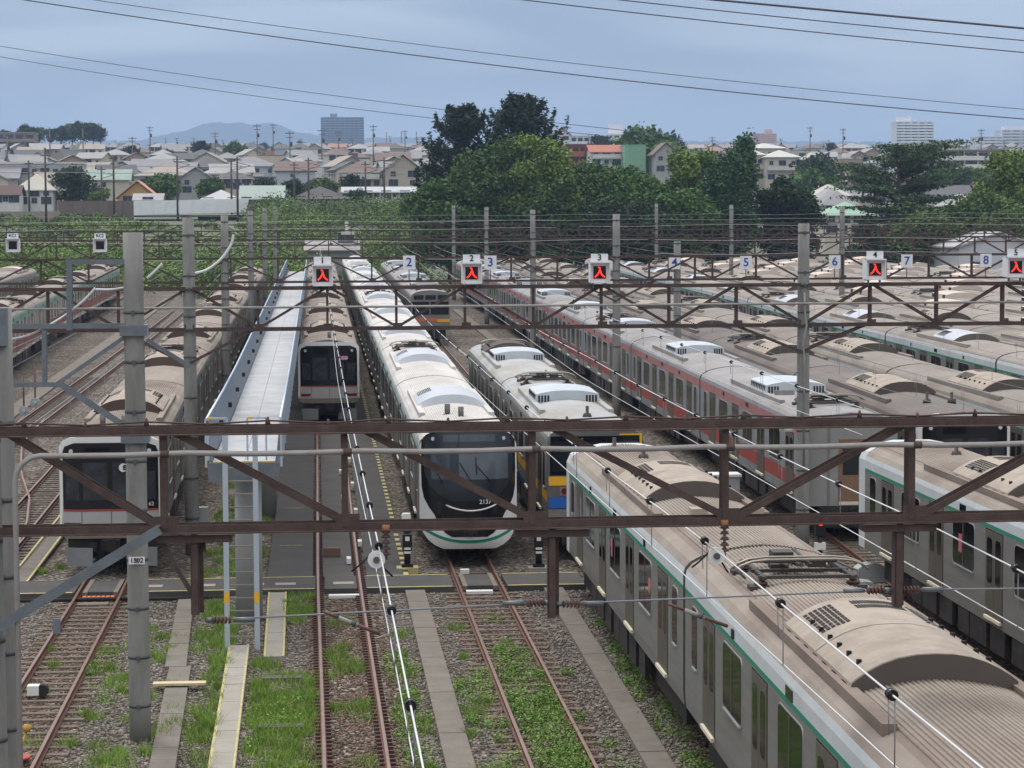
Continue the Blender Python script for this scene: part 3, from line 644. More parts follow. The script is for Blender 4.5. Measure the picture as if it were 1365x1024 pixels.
def plate_front(c, spec):                                   # flat end with painted and glazed panels: (name, x0, x1, z0, z1, material)
    mb = MB(); pr = [(x, z) for x, z in [(1.4,.95),(1.4,3.3),(1.3,3.52),(1.05,3.66),(.5,3.77),(-.5,3.77),(-1.05,3.66),(-1.3,3.52),(-1.4,3.3),(-1.4,.95)]]
    mb.extr(pr, -.14, .02, 0); mb.build('end_wall', spec[0], c)
    for k, (nm, x0, x1, z0, z1, mt) in enumerate(spec[1]):
        d = .15+.004*(k % 4); MB().box(x0,x1,-d-.01,-.13,z0,z1,0).build(nm, mt, c)
    mb = MB(); mb.box(-1.0,1.0,-.3,.3,.3,.93,0); mb.tube([(0,-.5,.8),(0,0,.8)], .13, 10, 0); mb.build('coupler', DARK, c)
def cab_end(c, ln, edge, bk=BLACK):                         # far end with a rounded cab
    prof = [(x, z) for x, z in [(1.4,.95),(1.4,3.3),(1.3,3.52),(1.05,3.66),(.5,3.77),(-.5,3.77),(-1.05,3.66),(-1.3,3.52),(-1.4,3.3),(-1.4,.95)]]
    mb = MB(); rw = lambda y, s: [(x*s, y, .95+(z-.95)*s) for x, z in prof]
    mb.rows([rw(ln,1),rw(ln+.7,1)], 0); mb.rows([rw(ln+.7,1),rw(ln+.95,.97)], 1); mb.add(rw(ln+.95,.97), [tuple(range(10))], 1); mb.build('cab', [edge, bk], c)
t, cs = train('commuter_train', 'white nosed train with a black mask and white smile line, middle of the yard', TC, XC, 66.3, 10, near=5, sides=(-1,), ribs=2, panto=(1,4,7)); nose_front(cs[0])
for x, y in ((-.35,4.2),(.0,3.2)): inst(ANT2, 'antenna', cs[0], (x,y,0))
t, cs = train('commuter_train', 'red lined train with a black windscreen beside the leftmost concrete pole', TA, XA, 65.5, 8, near=4, sides=(1,), ribs=1, panto=(1,3,6)); flat_front(cs[0], REDB)
for x, y in ((-.4,2.6),(.25,2.2)): inst(ANT2, 'antenna', cs[0], (x,y,0))
t, cs = train('commuter_train', 'white framed train with a pink windscreen sign, beside the long platform', TA, XB, 108.6, 7, near=2, sides=(-1,), ribs=1, panto=(2,5)); flat_front(cs[0], REDB, num='', circ='', sign=True)
inst(ANT2, 'antenna', cs[0], (.05,1.6,0))
t, cs = train('service_train', 'two car silver roofed train with yellow and blue front bands', TD, XD, 66.9, 2, near=2, sides=(-1,), panto=(1,))
inst(ANT, 'antenna', cs[0], (.0,2.2,0)); inst(PANTO, 'pantograph', cs[0], (0,16.8,0)); inst(get(TD,'ac2',lambda: ac_mesh('arch',AC_END,AC_END)), 'air_conditioner', cs[1], (0,14.5,0), scale=(1,.6,1))
DK = M('dim_glass', (34,38,42), .1, var=.2, spec=.6)
plate_front(cs[0], (STEELD, [('windscreen',-1.33,1.33,2.32,3.45,BLACK),('front_window',-1.25,-.45,2.42,3.3,DK),('front_window',-.35,.35,2.42,3.3,DK),('front_window',.5,1.25,2.75,3.3,GLASSL),
    ('yellow_band',-1.37,1.37,2.02,2.28,YELB),('light_case',-1.05,-.5,1.72,1.98,STEEL),('light_case',.5,1.05,1.72,1.98,STEEL),('blue_band',-1.37,1.37,1.36,1.68,BLUEB),('bumper',-1.38,1.38,1.1,1.32,STEEL),('corner_post',-.42,-.37,2.3,3.4,STEEL),('yellow_trim',1.28,1.35,2.9,3.5,YELB),('yellow_trim',.7,1.3,3.47,3.51,YELB)]))
for x in (-.92,-.66,.66,.92):
    m = MB(); m.tube([(x,-.2,1.86),(x,-.16,1.86)], .085, 12, 0); m.build('headlight' if abs(x) < .8 else 'tail_light', LAMP if abs(x) < .8 else TAIL, cs[0])
t, cs = train('commuter_train', 'grey train with an orange band and three small windows above its windscreen', TO, lambda y: 8.1, 167, 4, panto=(0,2))
plate_front(cs[0], (STEEL, [('front_window',-1.2,-.5,3.12,3.45,DK),('front_window',-.38,.38,3.12,3.45,DK),('front_window',.5,1.2,3.12,3.45,DK),('windscreen',-1.3,-.1,2.05,2.98,BLACK),('windscreen',.0,1.3,2.05,2.98,BLACK),('orange_band',-1.38,.5,1.55,1.78,ORNG),('yellow_band',.5,1.38,1.5,1.72,YELB)]))
t, cs = train('commuter_train', 'nearest train, dusty brown ribbed roof, green line, filling the bottom right corner', TE, XD, 20.8, 2, near=2, sides=(-1,), ribs=2, panto=(0,)); cab_end(cs[1], 19.5, WHITE)
for x, y in ((-.05,15.8),(-.5,18.0)): inst(ANT, 'antenna', cs[1], (x+.1,y,0))
for x, y in ((-.55,3.6),(.55,3.6)): MB().box(x-.16,x+.16,y-.2,y+.2,3.7,4.05,0).build('vent_box', AC_E, cs[1])
def poster(c, y, z=2.4): MB().box(-1.445,-1.434,y-.13,y+.13,z-.2,z+.2,0).build('poster', PINK, c)
for c, ys_ in ((cs[1], (10.1,)),):
    for y in ys_: poster(c, y)
for y in (2.0,21.5): pass
MB().tube([(-1.425,4.2,2.45),(-1.412,4.2,2.45)], .16, 16, 0).build('red_emblem', M('faded_red_sticker',(176,112,98),.7,var=.15), cs[1])
t, cs = train('commuter_train', 'green lined train with pink posters, right edge, behind the near steel beam', TE, XF, 20.8, 2, near=2, sides=(-1,), ribs=2, panto=()); cab_end(cs[1], 19.5, WHITE)
inst(ANT, 'antenna', cs[1], (.0,15.6,0))
for y in (9.9,14.7): poster(cs[1], y)
MB().tube([(-1.425,15.9,2.3),(-1.412,15.9,2.3)], .16, 16, 0).build('red_emblem', MATS['faded_red_sticker'], cs[1])
t, cs = train('commuter_train', 'grey train with red bands below and above its windows, right of the small grey cabinet', TF, XF, 69.8, 9, near=6, sides=(-1,), panto=(0,2,5,7))
BRN = M('brown_door', (128,98,76), .7, var=.1)
plate_front(cs[0], (M('end_grey',(150,150,146),.6,.2,var=.08,dirt=(120,114,104),damt=.5), [('end_door',-.42,.42,1.1,3.0,BRN),('door_window',-.3,.3,1.9,2.85,DK),('end_window',.62,1.2,2.0,2.8,DK),('ladder_rail',-.75,-.7,.95,3.5,STEEL),('step',-.4,.4,.98,1.08,SILL)]))
t, cs = train('commuter_train', 'dull brown roofed train with a dark cab, next right of the red banded train', TG, XG, 69.6, 9, near=1, sides=(-1,), panto=(1,4,6)); flat_front(cs[0], None, num='', circ='')
for x in (-.3,.5): inst(ANT, 'antenna', cs[0], (x,3.4,0))
t, cs = train('commuter_train', 'sandy roofed train between the brown roofed train and the white banded train', TH, XH, 70.2, 9, panto=(1,3,6)); flat_front(cs[0], None, num='', circ='')
t, cs = train('commuter_train', 'long train with a white band over green doors, crossing the right of the yard', TI, lambda y: interp([(60,30.0),(100,30.2),(200,31.0)], y), 57, 10, near=6, sides=(-1,), panto=(0,2,4,7))
names = ['first','second','third','fourth','fifth','sixth','seventh','eighth','ninth']
for k, x in enumerate((34.15,38.0,41.7,45.4,49.0,52.7,56.4,60.1,63.8)):
    y0 = max(62, x/.305-16); n = int(((255 if x < 60 else 225)-y0)/20)
    train('parked_train', f'cream roofed train, {names[k]} row beyond the long white banded train', TL if k else TH, lambda y, x=x: x+.004*(y-100), y0, n, panto=[j for j in range(n) if (j+k) % 3 == 0], group='cream roofed trains parked on the right')
train('commuter_train', 'long train with sage green and brick red bands on the far left', TM, XM, 96, 7, near=7, sides=(1,), panto=(2,4,6))
train('commuter_train', 'drab grey train end at the left edge below the green bank', TL, lambda y: -27.6-.012*(y-150), 150, 4, panto=(1,3))
# ------------------------------------------------------------------ portals over the tracks
RUST = M('rusty_steel', (90,75,69), .75, .25, var=.2, scale=5, dirt=(66,48,42), damt=.65, dscale=6, bump=.15, bscale=40)
GALV = M('galvanised_steel', (122,128,134), .5, .5, var=.12, scale=4, dirt=(98,98,96), damt=.5, dscale=5)
POLE = M('concrete_pole', (138,137,132), .9, var=.10, scale=2, bump=.2, bscale=30, dirt=(96,92,84), damt=.65, dscale=2.5, stretch=(1,1,.25))
BAND = M('pole_band', (92,94,94), .6, .4)
def pole_mb(x, y, z0, z1, r0=.21, r1=.17, bands=()):
    m = MB(); n = 10
    m.tube([(x,y,z0+(z1-z0)*i/n) for i in range(n+1)], [r0+(r1-r0)*i/n for i in range(n+1)], 20, 0)
    for z in bands:
        r = r0+(r1-r0)*(z-z0)/(z1-z0)+.008; m.tube([(x,y,z-.03),(x,y,z+.03)], r, 20, 1); m.box(x-.03,x+.03,y-r-.05,y-r+.01,z-.04,z+.04,1)
    return m
def portal(label, Y, x0, x1, zt, zb, poles, nodes, diags, mat, wch=.13, wd=.085, knees=(), ptop=None, two=.28, skew=0, drops=(), group=None):
    """a lattice beam: two chord planes `two` apart, posts at nodes, diagonals (i, '\\' or '/')"""
    t = thing('catenary_portal', label, 'catenary portal', (0,Y,0), group)
    yk = lambda x: skew*(x-x0)
    for nm, z in (('top_chord',zt),('bottom_chord',zb)):
        m = MB()
        for s, sa in ((-1,1),(1,-1)): m.ang((x0,yk(x0)+s*two/2,z),(x1,yk(x1)+s*two/2,z), wch, .014, 0, sa=sa)
        x = x0+.4
        while x < x1: m.box(x-.03,x+.03,yk(x)-two/2,yk(x)+two/2,z-.012,z+.012); x += .75
        m.build(nm, mat, t)
    for x in nodes:
        m = MB()
        for s in (-1,1): m.ang((x,yk(x)+s*(two/2-.02),zb),(x,yk(x)+s*(two/2-.02),zt), wd, .012, 0, up=(0,1,0))
        m.box(x-.14,x+.14,yk(x)-two/2-.012,yk(x)-two/2-.002,zb-.05,zb+.16); m.build('post', mat, t)
    for xa, xb, up in diags:
        za, zc = (zb, zt) if up else (zt, zb); m = MB()
        for s, o in ((-1,0),(1,.1)): m.ang((xa,yk(xa)+s*(two/2-.03),za),(xb,yk(xb)+s*(two/2-.03),zc), wd, .012, 0, up=(0,1,0))
        m.build('diagonal', mat, t)
    for k, (x, z0, z1) in enumerate(poles):
        b = [z0+1.2*i for i in range(1, int((z1-z0)/1.2)+1)]; pole_mb(x, yk(x), z0, z1, bands=b+[zb,zt]).build('pole', [POLE, BAND], t)
    for x, xa, z0 in knees:
        m = MB()
        for s in (-1,1): m.ang((x,yk(x)+s*.16,z0),(xa,yk(xa)+s*.13,zb), wd*1.1, .012, 0, up=(0,1,0))
        m.build('knee_brace', mat, t)
    for x, z0 in drops:
        m = MB(); m.ang((x-.03,-two/2+.05,zb),(x-.03,-two/2+.05,z0),.075,.014,0,up=(0,1,0)); m.ang((x+.03,two/2-.05,zb),(x+.03,two/2-.05,z0),.075,.014,0,up=(0,1,0)); m.box(x-.05,x+.05,-.08,.08,z0,zb-.05); m.box(x-.45,x+.45,-.16,.16,zb-.16,zb-.07); m.build('drop_post', mat, t)
    return t
# the near portal, 28 m off
Y1 = 28.0
P = lambda px, py, Y=Y1: at(px, py, Y)
z1t, z1b = P(700,568).z, P(700,697).z
n1 = [P(x,630).x for x in (222,463,712,968,1215,1465,1715,1965)]
t1 = portal('near rust brown lattice portal crossing the whole width close to the camera', Y1, P(-60,630).x, P(2215,630).x, z1t, z1b, [(P(-6,600).x-.12,-.2,P(0,410).z)], n1,
    [(P(-8,0).x,n1[0]-.1,0),(n1[0],n1[1],0),(n1[1]+.1,n1[2],0),(n1[2]+.1,n1[3],0),(n1[3]+.1,n1[4],1),(n1[4]+.1,n1[5],1),(n1[5]+.1,n1[6],0),(n1[6]+.1,n1[7],1),(n1[7]+.1,P(2200,0).x,0)], RUST, wch=.10, wd=.078, two=.28,
    drops=[(P(260,750).x,P(260,818).z),(P(735,750).x,P(735,822).z),(P(1196,750).x,P(1196,808).z)])
m = MB(); m.beam((P(205,705).x,0,z1b),(P(255,790).x,0,P(255,790).z),.09,.05); m.build('drop_brace', RUST, t1)
m = MB(); pts = []
x = P(-60,0).x
k = 0
while x < P(2210,0).x:
    z = z1t+.075+(.035 if k % 2 else .0); pts.append((x,-.1,z)); m.tube([(x,-.1,z-.05),(x,-.1,z+.045)], [.035,.012], 6); x += .72; k += 1
m.tube(pts, .012, 5); m.build('top_rod', RUST, t1)
PIPE = M('pale_conduit', (160,158,154), .6, .2, var=.12, scale=3, dirt=(120,96,80), damt=.6, dscale=3)
t = thing('conduit_pipe', 'pale conduit pipe along the near portal, bending down at the left edge', 'conduit', (0,Y1,0))
m = MB(); zc = P(600,598).z
a = P(12,0).x; pts = [(a,-.28,0)] + [(a,-.28,zc-.3)] + [(a+.3-.3*math.cos(R(q)),-.28,zc-.3+.3*math.sin(R(q))) for q in (20,45,70,90)] + [(x,-.28,zc+.012*math.sin(x*3)) for x in np.arange(a+.6, P(2210,0).x, .7)]
m.tube(pts, .034, 10); m.build('pipe', PIPE, t)
m = MB()
for x in n1: m.tube([(x-.05,-.28,zc),(x+.05,-.28,zc)], .046, 10)
m.build('clip', RUST, t)
# second portal, with number lamps
Y2 = 69.4
P2 = lambda px, py: at(px, py, Y2)
z2t, z2b = P2(700,382).z, P2(700,436).z
xl, xr = P2(-60,0).x, P2(1480,0).x
pl2 = at(255,600,Y2).x, 14.66
nd = []; x = pl2[0]
while x < xr+2: nd.append(x); x += 2.05
x = pl2[0]-2.05
while x > xl-2: nd.insert(0, x); x -= 2.05
dg = [(a, b, (i % 2)) for i, (a, b) in enumerate(zip(nd, nd[1:]))]
t2 = portal('second rust brown portal carrying the lit number signs, on two concrete poles', Y2, nd[0], nd[-1], z2t, z2b, [(pl2[0],-.3,at(252,290,Y2).z),(pl2[1],-.3,at(1077,298,Y2).z)], nd, dg, RUST, wch=.105, wd=.07,
    knees=[(pl2[0],pl2[0]-2.0,P2(0,488).z),(pl2[0],pl2[0]+2.0,P2(0,488).z),(pl2[1],pl2[1]-2.0,P2(0,478).z),(pl2[1],pl2[1]+2.0,P2(0,478).z)])
m = MB(); zc2 = P2(700,407).z; m.tube([(xl,-.3,zc2),(xr,-.3,zc2)], .035, 8); tag(m.build('conduit_pipe', PIPE, None, (0,Y2,0)), 'thin grey conduit strung along the second portal behind the diagonals', 'conduit')
m = MB(); px_ = pl2[1]-.02; m.tube([(px_,-.24,2.2),(px_,-.26,5.5),(px_-.05,-.3,6.0),(px_+.06,-.3,6.5),(px_,-.26,7.0),(px_,-.26,7.5)], .03, 8); m.box(px_-.9,px_-.3,-.3,-.2,4.4,4.55); tag(m.build('cable_pipe', PIPE, None, (0,Y2,0)), 'white cable pipe winding down the right hand concrete pole', 'cable pipe')
m = MB(); m.tube([(pl2[1]-.5,0,3.3),(pl2[1]-.5,0,3.52)], [.15,.1], 12); m.tube([(pl2[1]-.5,0,3.5),(pl2[1]-.45,0,3.7),(pl2[1]-.2,0,3.7)], .025, 6); tag(m.build('yard_lamp', WHITEP, None, (0,Y2-.25,0)), 'small white yard lamp on the concrete pole beside the red banded train', 'lamp')
# the portals beyond
def lattice_nodes(a, b, s=2.2):
    nd = [a]
    while nd[-1] < b: nd.append(nd[-1]+s)
    return nd
far = [(110,-26,16,'third'),(153,-30,17,'fourth'),(195,-34,18,'fifth'),(242,-36,19,'sixth')]
z3 = {110:(at(700,343,110).z, at(700,374,110).z)}
for Y, xa, xb, nm in far:
    zt, zb = z3.get(Y, (zg(Y)+7.7, zg(Y)+6.5)); nd = lattice_nodes(xa, xb+1)
    portal(f'{nm} brown lattice portal from the camera over the left and middle tracks', Y, nd[0], nd[-1], zt, zb, [(-4.3,zg(Y)-.3,zg(Y)+9.6),(14.2,zg(Y)-.3,zg(Y)+9.6)], nd, [(a,b,i%2) for i,(a,b) in enumerate(zip(nd,nd[1:]))], RUST, wch=.10, wd=.07,
        knees=[(14.2,12.2,zb-1.0),(14.2,16.2,zb-1.0)], group='lattice portals over the yard')
for k, Y in enumerate((115,158,201,246)):
    zt, zb = (at(1000,341,115).z, at(1000,372,115).z) if k == 0 else (zg(Y)+7.6, zg(Y)+6.4); nd = lattice_nodes(17.5 if k == 0 else 19, 80)
    portal(f'{("nearest","second","third","farthest")[k]} brown lattice portal over the right rows of cream roofed trains', Y, nd[0], nd[-1], zt, zb, [(36.05,zg(Y)-.3,zg(Y)+9.7),(17.9,zg(Y)-.3,zg(Y)+8.2)] if k == 0 else [(36.05,zg(Y)-.3,zg(Y)+9.7)], nd, [(a,b,i%2) for i,(a,b) in enumerate(zip(nd,nd[1:]))], RUST, wch=.10, wd=.07, group='lattice portals over the yard')
for k, (Y, xa, xb, dz) in enumerate(((112,-26,17,.55),(112,-26,17,-.25),(155,-30,18,.6),(155,-30,18,1.1),(198,-34,18,.7),(244,-36,19,.8),(116.5,17,80,.5),(116.5,17,80,-.2),(159,18,80,.7),(203,18,80,.7),(247,18,80,.8))):
    m = MB(); z0 = zg(Y)+7.75; m.tube([(x, Y, z0+dz+.06*math.cos(x*.45)) for x in np.arange(xa, xb, 2.0)], .012, 5); tag(m.build('cross_wire', M('pale_cross_wire', (168,168,166), .6, .3, var=.05)), f'thin pale wire strung along the {"left and middle" if xa < 0 else "right"} far portals', 'wire', f'thin pale wires along the {"left and middle" if xa < 0 else "right"} far portals')
# grey steel frame on the left
YG = 44.0
G = lambda px, py: at(px, py, YG)
t = thing('steel_gantry', 'grey steel frame fixed to the left concrete pole that stands on the gravel', 'gantry', (0,YG,0))
g = G(187,975); pole_mb(g.x,0,-.3,G(181,310).z,.205,.185,bands=[.5+.93*i for i in range(9)]).build('pole', [POLE, BAND], t)
def mem(a, b, wd=.11, nm='member', Y=YG, dy=0):
    wd *= .72
    p, q = at(*a, Y), at(*b, Y); m = MB()
    m.ang((p.x,dy-.06,p.z),(q.x,dy-.06,q.z), wd, .014, 0, up=(0,1,0)); m.ang((p.x,dy+.08,p.z),(q.x,dy+.08,q.z), wd, .014, 0, up=(0,1,0)); m.build(nm, GALV, t)
for a, b, wd in (((88,352),(182,352),.13),((90,350),(90,440),.14),((-40,438),(186,437),.13),((57,440),(57,515),.12),((8,515),(82,515),.11),((72,517),(182,441),.10),((78,514),(192,588),.14),((195,455),(252,490),.10)):
    mem(a, b, wd, 'cross_bar')
m = MB(); z = G(187,583).z; m.box(g.x-.26,g.x+.26,-.26,.26,z-.09,z+.09); z = G(187,440).z; m.box(g.x-.25,g.x+.25,-.26,.26,z-.1,z+.1); m.build('clamp', GALV, t)
PL = MB(); zz = G(187,745).z; PL.box(g.x-.15,g.x+.15,-.235,-.222,zz-.07,zz+.07,0); text_mb(PL,'1502',.125,(g.x,-.24,zz),1,.002); PL.build('number_plate', [WHITEP, BLACK], t)
p = at(-8,0,46); t = thing('concrete_pole', 'grey pole cut by the left edge of the frame, bottom left', 'pole', (0,30.5,0))
m = pole_mb(at(-10,0,30.5).x,0,-.3,at(0,410,30.5).z,.19,.17,bands=[1,2,3,4,5,6,7]); m.build('pole', [POLE, BAND], t); m = MB(); m.box(at(-10,0,30.5).x-.1,at(4,0,30.5).x,-.26,-.1,at(0,460,30.5).z,at(0,410,30.5).z); m.build('junction_box', GALV, t)
t = thing('steel_brace', 'grey steel brace slanting from the left edge up to the near portal', 'brace', (0,Y1-.35,0))
p, q = at(-30,850,Y1), at(215,702,Y1); m = MB(); m.beam((p.x,0,p.z),(q.x,.1,q.z),.12,.02,0,up=(0,1,0)); m.beam((p.x,.06,p.z+.04),(q.x,.16,q.z+.04),.02,.12,0,up=(0,1,0)); m.box(at(60,0,Y1).x,at(70,0,Y1).x,0,.05,at(0,840,Y1).z,at(0,820,Y1).z); m.build('brace', GALV, t)
# ------------------------------------------------------------------ signs on the portals
LEDR = M('red_led', (255,52,40), .4, var=0, emit=2.2)
PANEL = M('black_panel', (24,16,17), .5, var=.05)
SIGNW = M('sign_white', (222,222,222), .5, var=.03)
def led_sign(px, py, txt, on, Y, label, zc=None):
    p = at(px, py, Y); s = .71
    t = thing('number_sign' if not on else 'signal_sign', label, 'signal', (p.x, Y-.25, p.z), 'lit signal boxes on the second portal' if on else 'dark signal boxes on the left portal')
    m = MB(); h = .40*s; m.box(-h,h,0,.45,-h*1.05,h*1.05,0); m.box(-h*1.08,h*1.08,-.16,.0,h*.98,h*1.12); m.box(-h*1.08,-h*.98,-.14,.02,-h*1.05,h*1.1); m.box(h*.98,h*1.08,-.14,.02,-h*1.05,h*1.1); m.box(-h,h,-.1,.02,-h*1.12,-h*1.0); m.build('case', SIGNW, t)
    m = MB(); m.box(-h*.9,h*.9,.02,.06,h*1.12,h*1.95,0); text_mb(m, txt, .36*s if len(txt) == 1 else .28*s, (0,.012,h*1.54), 1, .004); m.build('name_board', [SIGNW, BLACK], t)
    m = MB(); m.box(-h*.66,h*.66,-.02,.0,-h*.66,h*.66,0)
    if on:
        u = h*.6
        m.tube([(-.28*u,-.03,.88*u),(.0,-.03,.86*u),(.03*u,-.03,.5*u),(-.12*u,-.03,.05*u),(-.42*u,-.03,-.45*u),(-.85*u,-.03,-.82*u)], .021, 6, 1)
        m.tube([(.06*u,-.03,.42*u),(.2*u,-.03,-.1*u),(.45*u,-.03,-.5*u),(.88*u,-.03,-.82*u)], .021, 6, 1)
    m.build('display', [PANEL, LEDR], t)
    m = MB(); m.box(-h*.7,-h*.55,.1,.2,-h*1.7,-h*1.05); m.box(h*.55,h*.7,.1,.2,-h*1.7,-h*1.05); m.build('bracket', GALV, t)
for n_, (px, py) in zip('12345', ((430,367),(628,364),(798,363),(1164,359),(1351,356))):
    led_sign(px, py, n_, True, Y2, f'white signal box numbered {n_} showing a red lit character, on the second portal')
for n_, px in (('KC1',18),('KC2',134)): led_sign(px, 327, n_, False, 110, f'white signal box marked {n_} with a dark display on the left portal')
NUMB = M('number_blue', (38,72,150), .6, var=.05)
for n_, px, py in (('2',545,350),('3',653,350),('4',898,350),('5',993,350),('6',1111,349),('7',1207,348),('8',1312,347)):
    Y = 110 if px < 700 else 115
    p = at(px, py, Y); t = thing('track_number_sign', f'small white board with a blue {n_} standing on a far portal', 'number sign', (p.x, Y-.3, p.z), 'blue track numbers on a far portal')
    m = MB(); m.box(-.29,.29,0,.02,-.33,.33,0); text_mb(m, n_, .58, (0,-.01,0), 1, .008); m.build('board', [SIGNW, NUMB], t)
    m = MB(); m.tube([(0,.05,-.85),(0,.05,.2)], .025, 6); m.build('stem', GALV, t)
# ------------------------------------------------------------------ overhead lines
WIREW = M('white_sheathed_wire', (214,214,214), .5, .1, var=.05); WIRED = M('copper_wire', (96,88,80), .5, .5, var=.1); WIREG = M('grey_wire', (140,142,146), .6, .3, var=.1)
def overhead(label, xf, ya, yb, zm=5.62, zc=4.92, wm=WIREW, r=.0095, drop_to=110, clamps=True, sag=.12):
    t = thing('overhead_line', label, 'overhead line', (0,0,0), 'overhead lines above the tracks')
    sup = [-18,28,69.4,110,153,195,242,290]
    def zmess(y):
        for a, b in zip(sup, sup[1:]):
            if a <= y <= b: u = (y-a)/(b-a); return zm - sag*4*u*(1-u) + zg(y)
        return zm+zg(y)
    yy = list(np.arange(ya, yb, 3.0))+[yb]
    m = MB(); m.tube([(xf(y),y,zmess(y)) for y in yy], r, 6); m.build('messenger_wire', wm, t)
    m = MB(); m.tube([(xf(y)+.05*math.sin(y*.07),y,zc+zg(y)) for y in yy], r*.7, 6); m.build('contact_wire', wm, t)
    y = ya+2.5
    while y < min(yb, drop_to):
        x, z = xf(y), zmess(y); m = MB(); m.tube([(x+.03,y,z),(x+.03,y,zc+zg(y))], .006, 4); m.tube([(x-.03,y,z-.02),(x-.02,y,z-.35)], .005, 4); m.build('dropper', WIREG, t)
        if clamps:
            m = MB(); m.tube([(x,y-.05,z),(x,y+.05,z)], .05, 10); m.build('clamp', BLACK, t)
        y += 4.6
    return t
overhead('white overhead wire hanging above the track with rusty fastenings', lambda y: .72-.002*(y-28), 12, 240)
overhead('white overhead wire passing over the weedy track and the nearest train roof', lambda y: 4.75-.006*(y-28), 12, 240)
overhead('white overhead wire above the nearest train, ending at the right edge', lambda y: 7.9+.004*(y-28), 14, 240)
overhead('overhead wire above the leftmost train with the red line', lambda y: -5.9-.003*(y-60), 44, 240, wm=WIREG, clamps=False)
overhead('overhead wire above the red banded train', lambda y: 15.9, 40, 240, wm=WIREG, clamps=False)
overhead('overhead wire above the brown roofed train', lambda y: 19.8, 60, 240, wm=WIREG, clamps=False)
overhead('overhead wire above the sandy roofed train', lambda y: 23.6, 70, 240, wm=WIREG, clamps=False)
overhead('overhead wire above the white banded train', lambda y: 30.4, 90, 240, wm=WIREG, clamps=False)
overhead('overhead wire in the gap right of the yellow and blue train', lambda y: 11.9, 50, 240, wm=WIREW)
overhead('overhead wire over the second track from the left', lambda y: -9.9, 50, 200, wm=WIREG, clamps=False)
overhead('overhead wire over the long train on the far left', lambda y: XM(y), 90, 240, wm=WIREG, clamps=False)
for k, x in enumerate((34.15,41.7,49.0,56.4)): overhead(f'overhead wire above the {("first","third","fifth","seventh")[k]} cream roofed row', lambda y: x, x/.305-5, 250, wm=WIREG, clamps=False, drop_to=0)
PORC = M('white_porcelain', (224,222,216), .25, var=.05)
def disc_ins(px, py, Y, label):
    p = at(px, py, Y); t = thing('insulator', label, 'insulator', (p.x,Y-.25,p.z), 'suspension insulators under the near portal')
    m = MB(); m.tube([(0,-.03,0),(0,.03,0)], .105, 20, 0); m.tube([(0,-.08,0),(0,.08,0)], .04, 10, 1); m.build('disc', [PORC, BAND], t)
    m = MB(); zt = z1b-p.z; m.tube([(.12,.1,-.02),(.12,.1,zt)], .018, 6, 1)
    for k in range(5): m.tube([(.12,.1,.04+k*.07),(.12,.1,.075+k*.07)], [.06,.035], 10, 0)
    m.tube([(.12,.1,zt-.08),(.12,.1,zt+.02)], .05, 8, 2); m.build('hanger', [INSU, GALV, M('ochre_clamp',(150,104,70),.7)], t)
    m = MB(); m.tube([(0,0,0),(.08,0,-.1),(.2,.3,-.25)], .012, 6); m.tube([(-.08,0,.05),(-.22,0,-.08),(-.3,0,-.14)], .012, 6); m.build('jumper', DARK, t)
disc_ins(501, 742, Y1, 'white disc insulator hanging left of the smiling train'); disc_ins(950, 737, Y1, 'white disc insulator hanging over the nearest train roof')
t = thing('span_wire', 'taut steel wire with brown insulators between the three hanging posts', 'span wire', (0,Y1,0))
zs = P(700,806).z; m = MB(); m.tube([(P(260,0).x+.05,0,zs-.12),(P(735,0).x-.05,0,zs+.02)], .012, 6); m.tube([(P(735,0).x+.05,0,zs),(P(1196,0).x-.05,0,zs+.10)], .012, 6); m.tube([(P(1196,0).x+.05,0,zs+.1),(P(2210,0).x,0,zs+.04)], .012, 6); m.build('wire', WIREG, t)
for px, s, dz in ((260,1,-.12),(735,-1,.02),(735,1,0),(1196,-1,.1),(1196,1,.1)):
    x = P(px,0).x+s*.12; m = MB(); z = zs+dz
    for k in range(5): m.tube([(x+s*.045*k,0,z),(x+s*(.045*k+.03),0,z)], [.055,.035], 10, 0)
    m.tube([(x+s*.24,0,z),(x+s*.5,0,z)], .03, 8, 1); m.tube([(x-s*.1,0,z),(x,0,z)], .03, 8, 1); m.build('strain_insulator', [INSU, GALV], t)
def arm(px0, py0, px1, py1, Y, label):
    p, q = at(px0,py0,Y), at(px1,py1,Y); m = MB(); d = q-p; m.tube([p, p+d*.3], .018, 8, 1); m.tube([p+d*.28, p+d*.62], .026, 8, 0); m.tube([p+d*.5, p+d*.58], .033, 8, 2); m.tube([p+d*.6, q], .022, 8, 1); tag(m.build('steady_arm', [PIPE, INSU, BAND]), label, 'steady arm', 'steady arms on the span wire')
arm(430, 815, 506, 845, Y1-.1, 'brown steady arm reaching over the middle track'); arm(890, 805, 970, 835, Y1-.1, 'brown steady arm in front of the nearest train side')
